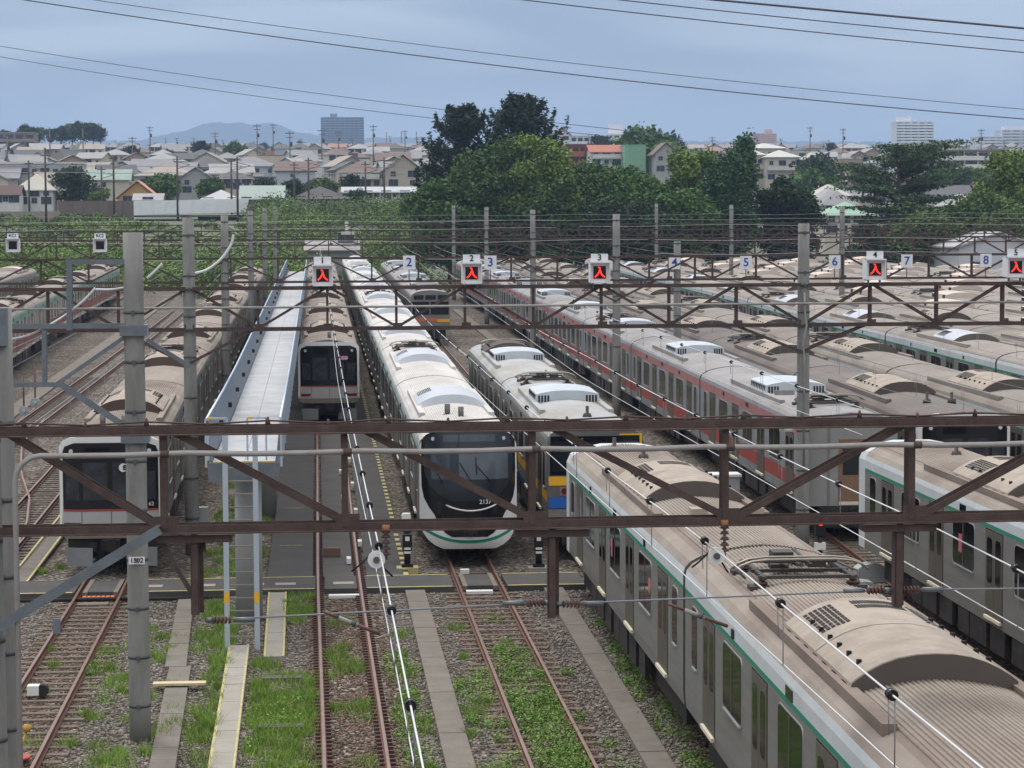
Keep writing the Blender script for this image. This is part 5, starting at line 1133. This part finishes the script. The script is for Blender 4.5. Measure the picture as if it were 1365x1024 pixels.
# ------------------------------------------------------------------ the main line on the bank: bridge, barrier, masts
BRW = M('bridge_white', (226,228,230), .6, var=.05, dirt=(176,178,180), damt=.4)
YB = 366.0
t = thing('railway_bridge', 'white girder railway bridge on the green bank, left', 'bridge', (at(255,300,YB).x, YB, 0)); ox = t.location.x
a, b = at(178,268,YB), at(332,265,YB); a2, b2 = at(178,287,YB), at(328,283,YB)
m = MB(); m.add([(a.x-ox,0,a2.z),(b2.x-ox,0,b2.z),(b.x-ox,0,b.z),(a.x-ox,0,a.z),(a.x-ox,.5,a2.z),(b2.x-ox,.5,b2.z),(b.x-ox,.5,b.z),(a.x-ox,.5,a.z)], [(0,1,2,3),(7,6,5,4),(0,4,5,1),(3,2,6,7),(1,5,6,2),(0,3,7,4)])
for k in range(9): x = a.x-ox+(b.x-a.x)*(k+.5)/9; m.box(x-.06,x+.06,-.12,0,a2.z+.2,a.z-.1)
m.build('girder', BRW, t)
for px in (246,322): x = at(px,290,YB).x-ox; MB().box(x-.5,x+.5,.6,5,terrain(x+ox,YB)-1,a2.z).build('pier', CONC, t)
m = MB(); m.box(at(262,290,YB).x-ox,at(318,290,YB).x-ox,4,4.6,at(0,302,YB).z,a2.z-.1); m.build('abutment', M('pale_abutment',(178,180,182),.8,var=.08), t)
MB().box(a.x-ox,b.x-ox,.6,6,a2.z-.3,a2.z-.05).build('deck', DARK, t)
m = MB(); a, b = at(78,268,YB+3), at(178,266,YB+3); c = at(78,277,YB+3).z; m.box(a.x,b.x,YB+3,YB+3.2,c-2,a.z)
k = 0
x = a.x
while x < b.x: m.box(x-.06,x+.06,YB+2.9,YB+3,c-2,a.z+.1); x += 2
tag(m.build('noise_barrier', M('brown_barrier',(112,100,94),.8,var=.1)), 'brown noise barrier on the bank left of the white bridge', 'barrier')
m = MB(); a, b = at(-20,284,YB-6), at(80,281,YB-6); m.box(a.x,b.x,YB-6,YB-5.6,a.z-2,a.z+.2); tag(m.build('bank_wall', M('bank_wall_concrete',(150,138,128),.9,var=.1)), 'low concrete bank wall at the left edge below the brown roofed house', 'wall')
MAST = M('dark_mast', (74,66,62), .8, var=.1)
def mast_mesh(h):
    m = MB(); m.tube([(0,0,-1),(0,0,h)], [.2,.13], 10); return m.mesh('mast', [MAST])
def arm_mesh(h):
    m = MB(); m.beam((-.7,0,h-.5),(.7,0,h-.5),.12,.14); m.tube([(0,0,h-2.0),(2.0,-.4,h-1.4)], .05, 6); m.tube([(0,0,h-.9),(2.0,-.4,h-1.4)], .04, 6); return m.mesh('arm', [MAST])
MM, AM = mast_mesh(10.5), arm_mesh(10.5)
ml = ['beside the left edge','by the white pyramid roofed house','left of the brown barrier','before the brown barrier','left end of the white bridge','over the middle of the white bridge','right end of the white bridge','near the pale green hall','before the dark hip roof','beside the long low white shed','in front of the big beige house']
for k, (px, py, Y) in enumerate(((38,214,372),(60,203,352),(135,222,392),(151,207,366),(236,208,366),(308,211,392),(316,209,362),(392,216,380),(411,210,395),(487,215,380),(512,210,396))):
    p = at(px, py, Y); t = thing('catenary_mast', 'dark mast '+ml[k], 'mast', (p.x, Y, p.z-10.5), 'dark masts along the main line'); inst(MM, 'pole', t); inst(AM, 'arm', t)
for py, lab in ((221,'upper'),(230,'lower')):
    m = MB(); m.tube([at(px, py+(px)*.004+.5*math.sin(px*.05), 372) for px in range(-20,560,20)], .05, 5); tag(m.build('main_line_wire', WIREG), lab+' of two wires running along the dark masts', 'wire')
# ------------------------------------------------------------------ houses
def hm(n, c, **k): return M(n, c, .85, var=.06, scale=.6, **k)
WALLS = [(n, hm('render_'+n.replace(' ','_'), c, dirt=(150,144,134), damt=.35, dscale=.4)) for n, c in (('cream',(192,184,168)),('grey',(158,156,155)),('white',(204,202,199)),('beige',(176,165,149)),('tan',(154,138,122)),('pale blue',(176,182,190)))]
ROOFS = [(n, hm('tiles_'+n.replace(' ','_'), c, dirt=(110,106,102), damt=.4, dscale=.5)) for n, c in (('grey',(142,140,142)),('dark grey',(96,94,98)),('brown',(122,102,94)),('pale grey',(162,160,158)),('terracotta',(164,124,108)),('sandy',(164,153,141)),('pale green',(148,166,156)))]
WG = M('house_glass', (56,62,70), .2, var=.3, scale=.8); WF = M('house_window_frame', (150,148,146), .6); TRIM = M('house_trim', (198,194,188), .7, var=.05)
def roof_mb(kind, w_, d, h, rise, ov=.55, th=.16):
    m = MB(); x, y = w_/2+ov, d/2+ov; z0 = h-.05
    if kind == 'hip':
        r = max(0, (w_-d)/2); ry = max(0, (d-w_)/2); top = [(-r,-ry,z0+rise),(r,-ry,z0+rise),(r,ry,z0+rise),(-r,ry,z0+rise)]
        if r: m.add([(-x,-y,z0),(x,-y,z0),(x,y,z0),(-x,y,z0),(-r,0,z0+rise),(r,0,z0+rise)], [(0,1,5,4),(1,2,5),(2,3,4,5),(3,0,4),(3,2,1,0)])
        else: m.add([(-x,-y,z0),(x,-y,z0),(x,y,z0),(-x,y,z0),(0,-ry,z0+rise),(0,ry,z0+rise)], [(0,1,4),(1,2,5,4),(2,3,5),(3,0,4,5),(3,2,1,0)])
        m.box(-x,x,-y,y,z0-th,z0-.004,1)
    elif kind == 'gable_front':                     # gable faces the camera
        for s in (-1,1): m.add([(0,-y,z0+rise),(s*x,-y,z0-.1),(s*x,y,z0-.1),(0,y,z0+rise),(0,-y,z0+rise-th),(s*x,-y,z0-.1-th),(s*x,y,z0-.1-th),(0,y,z0+rise-th)], [(0,1,2,3),(7,6,5,4),(0,4,5,1),(1,5,6,2),(2,6,7,3)])
    elif kind == 'gable_side':
        for s in (-1,1): m.add([(-x,0,z0+rise),(-x,s*y,z0-.1),(x,s*y,z0-.1),(x,0,z0+rise),(-x,0,z0+rise-th),(-x,s*y,z0-.1-th),(x,s*y,z0-.1-th),(x,0,z0+rise-th)], [(0,1,2,3),(7,6,5,4),(0,4,5,1),(1,5,6,2),(2,6,7,3)])
    elif kind == 'plain': m.box(-w_/2-.05,w_/2+.05,-d/2-.05,d/2+.05,h,h+.2)
    else: m.box(-w_/2-.15,w_/2+.15,-d/2-.15,d/2+.15,h,h+.35); m.box(-w_*.2,w_*.1,-1,1.5,h+.35,h+1.6)
    return m
def wall_mb(kind, w_, d, h, rise, dn=1.5):
    m = MB(); m.box(-w_/2,w_/2,-d/2,d/2,-dn,h)
    if kind == 'gable_front':
        for y in (-d/2,d/2): m.add([(-w_/2,y,h),(w_/2,y,h),(0,y,h+rise*.86)], [(0,1,2)])
    if kind == 'gable_side':
        for x in (-w_/2,w_/2): m.add([(x,-d/2,h),(x,d/2,h),(x,0,h+rise*.86)], [(0,1,2)])
    return m
def window_mesh(a, b):
    m = MB(); m.box(-a/2-.07,a/2+.07,-.05,.03,-b/2-.07,b/2+.07,1); m.box(-a/2,-.02,-.065,-.04,-b/2,b/2,0); m.box(.02,a/2,-.065,-.04,-b/2,b/2,0); return m.mesh('window', [WG, WF])
WM = {k: window_mesh(*k) for k in ((1.7,1.2),(.9,.9),(2.4,1.7))}
HP = []
for kind, w_, d, h, rise, eave in (('hip',9,8,5.6,2.0,0),('gable_front',7.5,9,5.5,2.2,0),('gable_side',9.5,7.5,5.5,2.0,0),('hip',11,8.5,5.7,2.3,1),('gable_front',9,8,5.4,2.6,1),('gable_side',8,7,5.6,1.8,1),('flat',8.5,8,6.2,0,0),('hip',8,7.5,3.2,1.9,0)):
    W_ = wall_mb(kind, w_, d, h, rise).mesh('wall', [WALLS[0][1]]); R_ = roof_mb(kind, w_, d, h, rise).mesh('roof', [ROOFS[0][1], TRIM])
    wins = []
    for z in ((1.5,4.3) if h > 4 else (1.6,)):
        n_ = 2 if w_ < 8.6 else 3
        for i in range(n_): wins.append(((1.7,1.2) if (i+int(z)) % 3 else (.9,.9), (-w_/2+w_*(i+.5)/n_, -d/2, z), 0))
        wins.append(((1.7,1.2), (w_/2, -.5, z), math.pi/2)); wins.append(((.9,.9), (-w_/2, .8, z), -math.pi/2))
    E_ = None
    if eave:
        m = MB(); m.box(-w_/2-.4,w_/2+.4,-d/2-1.2,-d/2-.01,2.75,2.9); E_ = m.mesh('eave', [ROOFS[0][1]])
    B_ = None
    if h > 4 and kind != 'gable_front':
        m = MB(); m.box(-w_*.32,w_*.15,-d/2-1.0,-d/2-.9,2.95,3.9); m.box(-w_*.32,w_*.15,-d/2-.9,-d/2-.01,2.92,3.02); m.box(-w_*.32,-w_*.32+.08,-d/2-.9,-d/2-.01,3.02,3.9); m.box(w_*.15-.08,w_*.15,-d/2-.9,-d/2-.01,3.02,3.9); B_ = m.mesh('balcony', [TRIM])
    HP.append((kind, W_, R_, wins, E_, B_))
KN = {'hip':'hip roofed','gable_front':'gable fronted','gable_side':'ridge roofed','flat':'flat roofed'}
def setmat(o, m):
    o.material_slots[0].link = 'OBJECT'; o.material_slots[0].material = m
used = {}
ROWN = ['in the first row','in the second row','in the third row','in the fourth row','in the fifth row','in the sixth row','in the seventh row','in the eighth row','in the ninth row','in the tenth row','in the eleventh row','near the crest','on the crest','at the skyline']
def landmark(px):
    for a, n_ in ((30,'at the left edge'),(75,'below the wooded hilltop'),(120,'right below the wooded hilltop'),(160,'right of the wooded hilltop'),(205,'above the brown barrier'),(245,'above the white bridge'),(290,'below the blue hills'),(330,'under the highest blue hill'),(375,'right below the blue hills'),(420,'just left of the grey tower'),(455,'below the grey tower'),(495,'just right of the grey tower'),(540,'left of the conifers'),(620,'beside the conifers'),(800,'above the terraces'),(880,'behind the green block'),(960,'behind the yellow topped tree'),(1010,'left of the pink block'),(1060,'below the pink block'),(1110,'left of the cedar'),(1180,'behind the cedar'),(1250,'below the white apartment tower'),(1310,'right of the white apartment tower'),(1500,'at the right edge')):
        if px < a: return n_
def house(pi, X, Y, wi, ri, rot, row, near, z=None, label=None, sc=1):
    kind, W_, R_, wins, E_, B_ = HP[pi]; z = terrain(X, Y)-.2 if z is None else z
    px = 422 + X*FPX/Y
    sz = 'bungalow' if pi == 7 else 'house'
    if label is None:
        label = f'{WALLS[wi][0]} {KN[kind]} {sz}, {ROOFS[ri][0]} roof, {ROWN[row].replace("in the ", "")}, {landmark(px)}'
        g = f'hillside houses {landmark(px)}'
    else: g = 'houses below the town hill'
    t = thing('house', label, 'house', (X,Y,z), g, (0,0,rot)); t.scale = (sc,sc,sc)
    setmat(inst(W_, 'wall', t), WALLS[wi][1]); setmat(inst(R_, 'roof', t), ROOFS[ri][1])
    if near:
        for k, lo, rz in wins: inst(WM[k], 'window', t, lo, (0,0,rz))
        if E_: setmat(inst(E_, 'eave', t), ROOFS[ri][1])
        if B_: inst(B_, 'balcony', t)
    else:
        for k, lo, rz in wins[-5:-2] if len(wins) > 5 else wins: inst(WM[(2.4,1.7)] if k[0] > 1 else WM[k], 'window', t, lo, (0,0,rz))
    used[label] = used.get(label, 0)+1; return t
rows_ = [438,462,490,522,560,604,655,715,785,870,975,1100,1260,1450]
hr = random.Random(21)
blocked = [(150,300,425,450),(300,395,425,470),(385,470,425,470),(445,580,425,475),(0,75,425,448)]
for row, Y in enumerate(rows_):
    step = 10.2 if row < 5 else 11.0 if row < 9 else 14.2
    for lo, hi in ((-15,595),(745,1372)):
        if lo > 700 and row < 2: continue
        x = (lo-422)*Y/FPX+hr.uniform(0,6)
        while x < (hi-422)*Y/FPX:
            px = 422+x*FPX/Y; yy = Y+hr.uniform(-7,7)
            sk = any(a < px < b and c <= Y <= d for a, b, c, d in blocked) or hr.random() < .09 or (lo > 700 and row < 8 and not (1060 < px < 1372 or 860 < px < 910)) or (lo > 700 and hr.random() < .25)
            if not sk:
                pi = hr.choices(range(8), (20,14,14,14,10,12,5,5))[0]; wi = hr.choices(range(6), (22,20,22,18,10,8))[0]; ri = hr.choices(range(7), (32,17,12,22,2,14,1))[0]
                house(pi, x, yy, wi, ri, hr.choice((0,.12,-.15,.35,-.4,math.pi/2,-math.pi/2+.2)), row, row < 5, sc=.88 if row < 5 else .8)
            x += step*hr.uniform(.85,1.3)
# houses that the photograph shows clearly
def hero(name, label, px0, px1, yt, yb, Y, kind, wall, roof, rise=2.0, d=8, nwin=3, floors=2, cat='house', rot=0, ov=.5, balc=False, flatcap=True, wsize=None):
    a, b = at(px0, yb, Y), at(px1, yt, Y); w_ = b.x-a.x; H = b.z-a.z; h = H-rise if kind not in ('flat','plain') else H-.35
    t = thing(name, label, cat, ((a.x+b.x)/2, Y+d/2, a.z), None, (0,0,rot))
    wall_mb(kind, w_-2*ov, d, h, rise, 6).build('wall', wall, t); roof_mb(kind, w_-2*ov, d, h, rise, ov).build('roof', [roof, TRIM], t)
    ww = w_-2*ov
    for f in range(floors):
        z = h*(f+.55)/floors
        for i in range(nwin):
            k = wsize or ((1.7,1.2) if (i+f) % 2 == 0 else (.9,.9))
            inst(WM[k], 'window', t, (-ww/2+ww*(i+.5)/nwin, -d/2, z))
        if balc and f > 0:
            m = MB(); m.box(-ww*.45,ww*.45,-d/2-1.1,-d/2-1.0,h*f/floors+.05,h*f/floors+1.0); m.box(-ww*.45,ww*.45,-d/2-1.0,-d/2-.01,h*f/floors+.0,h*f/floors+.12); m.build('balcony', TRIM, t)
    return t
c_ = lambda n, c, **k: hm(n, c, **k)
WH, GY, BE = WALLS[2][1], WALLS[1][1], WALLS[3][1]
hero('house','small white house with a dark brown roof at the left edge, on the bank',-14,28,246,273,400,'gable_side',WH,c_('dark_brown_tiles',(92,74,70)),1.6,7,3,1)
hero('house','white house under a cream pyramid roof near the left edge',18,73,231,273,408,'hip',WH,c_('cream_roof_tiles',(184,180,168)),2.8,8,3,2)
hero('office_building','long grey office block behind the white pyramid roofed house',-20,112,216,262,455,'flat',c_('office_grey',(162,162,164)),TRIM,0,10,9,2,'building')
hero('house','ochre gable house with an orange roof beside the brown barrier',154,212,240,270,404,'gable_front',c_('ochre_board',(178,144,92)),c_('orange_tiles',(196,140,118)),2.9,10,2,1)
hero('house','low grey roofed shed in front of the ochre gable house',176,218,257,270,392,'gable_side',GY,ROOFS[3][1],1.1,6,1,1,'shed')
hero('storage_hall','pale green roofed hall behind the right end of the white bridge',318,380,246,272,398,'gable_side',c_('hall_brown',(120,108,100)),c_('pale_green_sheet',(150,162,154)),2.3,12,4,1,'hall')
hero('house','white roofed house left of the pale green hall',266,322,252,272,402,'hip',GY,c_('white_sheet',(182,181,180)),1.7,9,3,1)
hero('house','dark hip roofed house above the reeds',388,466,247,270,404,'hip',c_('dark_wall',(112,106,100)),c_('charcoal_tiles',(84,80,82)),2.1,10,4,1)
hero('shed','long low white shed left of the big dark trees',455,562,248,264,408,'gable_side',WH,c_('white_sheet_roof',(176,178,180)),.9,7,8,1,'shed')
hero('house','big beige gable house left of the conifers',508,566,205,250,436,'gable_front',BE,ROOFS[3][1],3.0,10,2,2)
hero('house','cream hip roofed house left of the big beige gable house',450,512,213,250,440,'hip',WALLS[0][1],ROOFS[2][1],2.2,9,4,2,balc=True)
hero('house','grey roofed gable house behind the white bridge',234,288,222,258,448,'gable_front',GY,ROOFS[0][1],2.4,9,2,2)
hero('house','dark roofed house between the bridge and the pale green hall',282,338,226,252,452,'hip',WALLS[0][1],ROOFS[1][1],1.6,8,4,2)
# terraces and blocks on the right
def block(name, label, px0, px1, yt, yb, Y, wall, floors, bays, trim=TRIM, roofm_=None, d=12, cat='building', cap=None, deep=.9, slab=True, dn=30, win=(1.7,1.2)):
    a, b = at(px0, yb, Y), at(px1, yt, Y); w_ = b.x-a.x; H = b.z-a.z
    t = thing(name, label, cat, ((a.x+b.x)/2, Y, a.z)); m = MB(); m.box(-w_/2,w_/2,0,d,-dn,H); m.build('wall', wall, t)
    m = MB(); m.box(-w_/2-.2,w_/2+.2,-.25,d+.2,H,H+.5); m.build('roof', roofm_ or trim, t)
    if cap:
        for (u0, u1, hh) in cap: MB().box(-w_/2+w_*u0,-w_/2+w_*u1,d*.3,d*.8,H+.5,H+.5+hh).build('roof_house', trim, t)
    fh = H/floors
    for f in range(floors):
        if slab:
            m = MB(); m.box(-w_/2,w_/2,-deep,-.01,f*fh-.1,f*fh+.12); m.box(-w_/2,w_/2,-deep,-deep+.1,f*fh+.12,f*fh+1.1)
            for i in range(bays+1): x = -w_/2+w_*i/bays; m.box(max(-w_/2,x-.1),min(w_/2,x+.1),-deep+.1,-.02,f*fh+.12,f*fh+fh-.12)
            m.build('balcony', trim, t)
        ww = w_/bays*.62; m = MB()
        for i in range(bays): x = -w_/2+w_*(i+.5)/bays; m.box(x-ww/2,x+ww/2,-.06,-.0,f*fh+.9,f*fh+fh*.82,0)
        m.build('windows', WG, t)
    return t
BT = c_('tower_blue_grey',(74,82,98)); BT2 = c_('tower_balcony',(112,122,140))
block('apartment_tower','wide grey blue apartment tower alone on the skyline',428,485,157,200,3000,BT,13,9,BT2,BT,18,'tower',[(.22,.38,5)],1.6)
block('apartment_tower','white balconied apartment tower on the right skyline',1194,1244,163,198,1500,c_('apartment_white',(196,198,204)),9,5,c_('apartment_trim',(214,216,220)),None,12,'tower',[(.1,.45,3.5)],1.4)
block('apartment_block','pink stepped apartment block on the skyline',1007,1035,179,196,1650,c_('apartment_pink',(184,150,146)),6,4,c_('pink_trim',(196,166,160)),None,12,'building',[(.5,.85,3)],1.2)
block('apartment_block','white stepped apartment block at the right edge of the skyline',1335,1400,174,202,1400,c_('apartment_pale',(188,192,200)),7,5,c_('pale_trim',(204,208,214)),None,14,'building',[(.1,.5,2.5)],1.2)
block('apartment_block','lower white apartment block just left of the one at the right edge',1302,1336,183,202,1390,c_('apartment_pale2',(184,188,196)),5,4,MATS['pale_trim'],None,14,'building',None,1.2)
block('apartment_block','small white block behind the cedar top, right of the white tower',1246,1284,188,204,1300,MATS['apartment_pale'],3,5,MATS['pale_trim'],None,12,'building',None,1.0)
block('row_house','long row of brown and white flats behind the cedar',1232,1338,202,236,640,c_('flats_brown',(134,116,108)),3,6,c_('flats_white',(208,206,202)),ROOFS[2][1],9,'row house')
block('row_house','brick red terrace right of the conifers',742,792,195,222,520,c_('terrace_red',(146,84,66)),2,5,c_('terrace_trim',(150,92,74)),MATS['dark_brown_tiles'],9,'row house')
hero('house','white flats with a long orange roof beside the green block',785,832,192,222,510,'gable_side',WH,c_('orange_long_roof',(168,106,88)),1.6,9,3,2,'building',balc=True)
t = hero('warehouse','plain green sheet clad block in the middle of the right trees',830,864,192,224,505,'plain',c_('green_sheet',(124,164,138)),c_('green_sheet_top',(122,160,134)),0,9,0,1,'building')
hero('house','grey white gable house right of the green block',870,906,189,232,500,'gable_front',GY,ROOFS[2][1],2.6,9,2,2)
hero('flats','cream tiered flats with pale roofs, left part, behind the trees',978,1022,196,246,560,'hip',WALLS[0][1],c_('tier_roof',(190,190,184)),1.8,9,3,2,'building',balc=True)
hero('flats','cream tiered flats with pale roofs, right part, behind the trees',1018,1068,199,246,556,'hip',WALLS[0][1],MATS['tier_roof'],1.8,9,3,2,'building',balc=True)
hero('flats','pale upper flats above the cream tiered flats',995,1050,190,216,600,'hip',WALLS[0][1],MATS['tier_roof'],1.4,9,4,1,'building')
hero('house','white house with a pale pyramid roof, right of the cream flats',1066,1102,203,240,580,'hip',WH,MATS['cream_roof_tiles'],2.4,8,2,2)
hero('house','tan flat block left of the cedar',1118,1152,210,246,600,'flat',WALLS[4][1],TRIM,0,9,3,2,'building')
hero('house','house with a pale green pyramid roof in the gap beside the cedar',1096,1172,268,312,345,'hip',WALLS[0][1],c_('mint_tiles',(146,176,154)),2.0,8,4,2)
hero('house','grey pyramid roof just behind the pale green one',1094,1146,254,290,372,'hip',GY,ROOFS[0][1],2.2,8,3,2)
hero('house','cream roofed house at the top of the roof stack left of the cedar',1084,1136,245,284,396,'hip',GY,MATS['cream_roof_tiles'],2.0,8,3,2)
hero('house','middle grey pyramid roof of the stack left of the cedar',1092,1132,249,284,384,'hip',GY,ROOFS[3][1],1.9,8,3,2)
hero('house','long grey house beneath the cedar branches on the right',1240,1300,246,286,420,'gable_side',GY,ROOFS[1][1],2.0,8,4,2)
hero('house','pale house half hidden by bushes right of the cedar',1262,1312,258,290,400,'hip',WH,ROOFS[3][1],2.0,8,3,2)
hero('storage_hall','white gabled shed at the right edge beside the last trains',1272,1390,308,392,262,'gable_front',c_('shed_white',(196,196,198)),c_('shed_roof',(170,170,170)),1.6,14,2,1,'shed')
hero('house','white gable house high behind the brick red terrace',736,762,168,200,760,'gable_front',WH,ROOFS[3][1],2.8,9,2,2)
block('school_block','long pale flat block behind the brick red terrace',752,812,182,204,780,c_('school_pale',(182,186,192)),2,7,MATS['pale_trim'],None,10)
block('apartment_block','white block with a rooftop tank behind the orange roofed flats',808,836,180,204,800,MATS['apartment_white'],3,3,MATS['apartment_trim'],None,10,'building',[(.25,.85,3.4)])
block('old_block','brown low block beside the wooded hilltop at the left edge',-20,46,178,200,880,c_('old_brown',(122,108,102)),2,5,c_('old_trim',(136,122,116)),None,12)
# sheds at the far end of the middle tracks
hero('shed','grey end of track shed behind the smiling train',405,480,318,350,282,'gable_side',c_('shed_grey',(140,138,136)),c_('shed_grey_roof',(150,146,142)),1.2,10,0,1,'shed')
hero('shed','small white topped hut on the grey end of track shed',451,476,309,322,284,'flat',c_('hut_white',(206,204,200)),TRIM,0,6,2,1,'hut')
# ------------------------------------------------------------------ trees and poles in the town
PRO = [tree_meshes(k, h, w_, n, lf, sd) for k, h, w_, n, lf, sd in (('dark',9,9,2600,.6,41),('mid',8,9,2600,.6,42),('conifer',11,7,2400,.5,43),('pale',7,9,2400,.6,44))]
tp = random.Random(5)
for k, (px, py, Y, pi, sc, lab) in enumerate(((98,222,415,0,.95,'tall tree by the office block left of the brown barrier'),(128,249,412,3,.75,'pale bush tree left of the ochre gable house'),(220,233,420,1,.85,'round tree behind the ochre gable house'),(176,195,700,2,.9,'dark pine above the ochre gable house'),(222,199,690,0,.75,'dark tree in the middle of the town, left'),(268,189,700,2,1.2,'tall dark tree below the blue hills'),(314,190,760,1,1.25,'bright round tree below the highest blue hill'),(282,238,440,1,.55,'small tree by the grey gable house behind the bridge'),(352,237,462,0,.6,'tree behind the pale green hall'),(392,238,450,0,.8,'dark tree left of the dark hip roof'),(420,241,452,1,.75,'tree above the dark hip roof'),(438,236,448,3,.6,'pale tree right above the dark hip roof'),(468,234,432,2,.45,'small pine by the white shed'),(478,252,405,0,.4,'dark shrub in front of the white shed'),
    (1092,205,540,0,1.0,'dark tree between the cream flats and the cedar'),(1076,228,470,1,.8,'tree right of the cream flats'),(1160,222,560,1,.8,'tree behind the left of the cedar'),(1262,218,520,1,1.1,'green tree in front of the brown flats'),(1300,223,560,3,.8,'pale tree by the brown flats'),(862,173,560,1,1.5,'bright tree rising behind the green block'),(893,181,700,2,.9,'small pine above the grey white gable house'),(800,182,720,2,1.1,'dark pine group above the brick red terrace'),(1108,191,900,2,.9,'pine on the skyline right of the pink block'),(400,188,1300,0,1.0,'low tree on the crest left of the grey tower'),(352,190,1420,0,1.1,'low tree on the crest under the blue hills'))):
    p = at(px, py, Y); z = terrain(p.x, Y)-.3; sc = max(.35, (p.z-z)/(9,8,11,7)[pi])
    tree('town_tree', lab, p.x, Y, 1, 1, 'mid', z=z, meshes=PRO[pi], rot=tp.uniform(0,6), sc=sc)
hl = ['leftmost','second','third','fourth','fifth','sixth','seventh','eighth','ninth']
for k, (px, pt, wpx, pi) in enumerate(((6,175,26,0),(34,169,18,0),(52,173,20,1),(68,175,16,2),(82,171,24,0),(96,169,22,1),(107,166,26,0),(124,168,14,2),(134,173,12,2))):
    Y = 900+5*(k % 3); p = at(px, pt, Y); z = terrain(p.x, Y)+5.5; hgt = p.z-z; hp = (9,8,11,7)[pi]
    tree('hill_tree', f'{hl[k]} tree of the dark wood on the left hilltop', p.x, Y, 1, 1, 'mid', z=z-.5, meshes=PRO[pi], rot=k, sc=max(.5, hgt/hp*1.2), group='dark wood on the left hilltop')
def upole_mesh():
    m = MB(); m.tube([(0,0,-1),(0,0,11.5)], [.22,.13], 8); return m.mesh('pole', [M('utility_pole',(112,108,104),.85,var=.1)])
def uarm_mesh():
    m = MB(); m.beam((-1,0,11),(1,0,11),.14,.14); m.beam((-.8,0,10.2),(.8,0,10.2),.12,.12); m.tube([(.35,-.3,8.4),(.35,-.3,9.3)], .26, 8)
    for x in (-.9,-.3,.3,.9): m.tube([(x,0,11),(x,0,11.3)], .05, 5)
    return m.mesh('crossarm', [MAST])
UP, UA = upole_mesh(), uarm_mesh(); up = random.Random(9); tops = {}
for k, (px, Y) in enumerate(((20,520),(75,560),(118,640),(182,560),(205,700),(240,820),(262,900),(300,1000),(318,860),(345,620),(366,780),(388,520),(402,960),(430,560),(452,700),(470,880),(498,640),(520,1000),(540,760),(556,900),(100,980),(160,1100),(290,640),(225,1250),(340,1300),(480,1300),
        (758,560),(893,540),(910,900),(952,700),(985,1000),(1012,900),(1045,860),(1079,600),(1085,760),(1110,980),(1130,700),(1148,540),(1180,800),(1262,560),(1290,900),(1320,700),(1352,800),(770,1000))):
    X = (px-422)*Y/FPX; t = thing('utility_pole', f'thin utility pole among the houses {landmark(px)}, '+('low on the slope' if Y < 620 else 'half way up the slope' if Y < 860 else 'high on the slope'), 'utility pole', (X,Y,terrain(X,Y)), f'utility poles of the town {landmark(px)}', (0,0,up.uniform(-.6,.6)))
    inst(UP, 'pole', t); inst(UA, 'crossarm', t); t.scale = (1,1,up.uniform(.9,1.15)*(1 if Y < 800 else .68))
for k, (px, py) in enumerate(((515,176),(535,175),(555,175),(572,174))):
    p = at(px, py, 1500); m = MB(); m.tube([(p.x,1500,50),(p.x,1500,p.z)], .22, 6); tag(m.build('net_mast', MAST), ('leftmost','second','third','rightmost')[k]+' thin mast of the ball net right of the grey tower', 'mast', 'thin masts of the ball net')
# ------------------------------------------------------------------ haze
hz = bpy.data.materials.new('haze'); hz.use_nodes = True; ht = hz.node_tree; ht.nodes.clear()
ho = ht.nodes.new('ShaderNodeOutputMaterial'); hv = ht.nodes.new('ShaderNodeVolumePrincipled'); hv.inputs['Color'].default_value = (.44,.59,.86,1); hv.inputs['Density'].default_value = .00016; hv.inputs['Anisotropy'].default_value = .2
ht.links.new(hv.outputs[0], ho.inputs['Volume'])
tag(MB().box(-4200,4200,-120,10300,-25,520).build('haze', hz), kind='stuff')
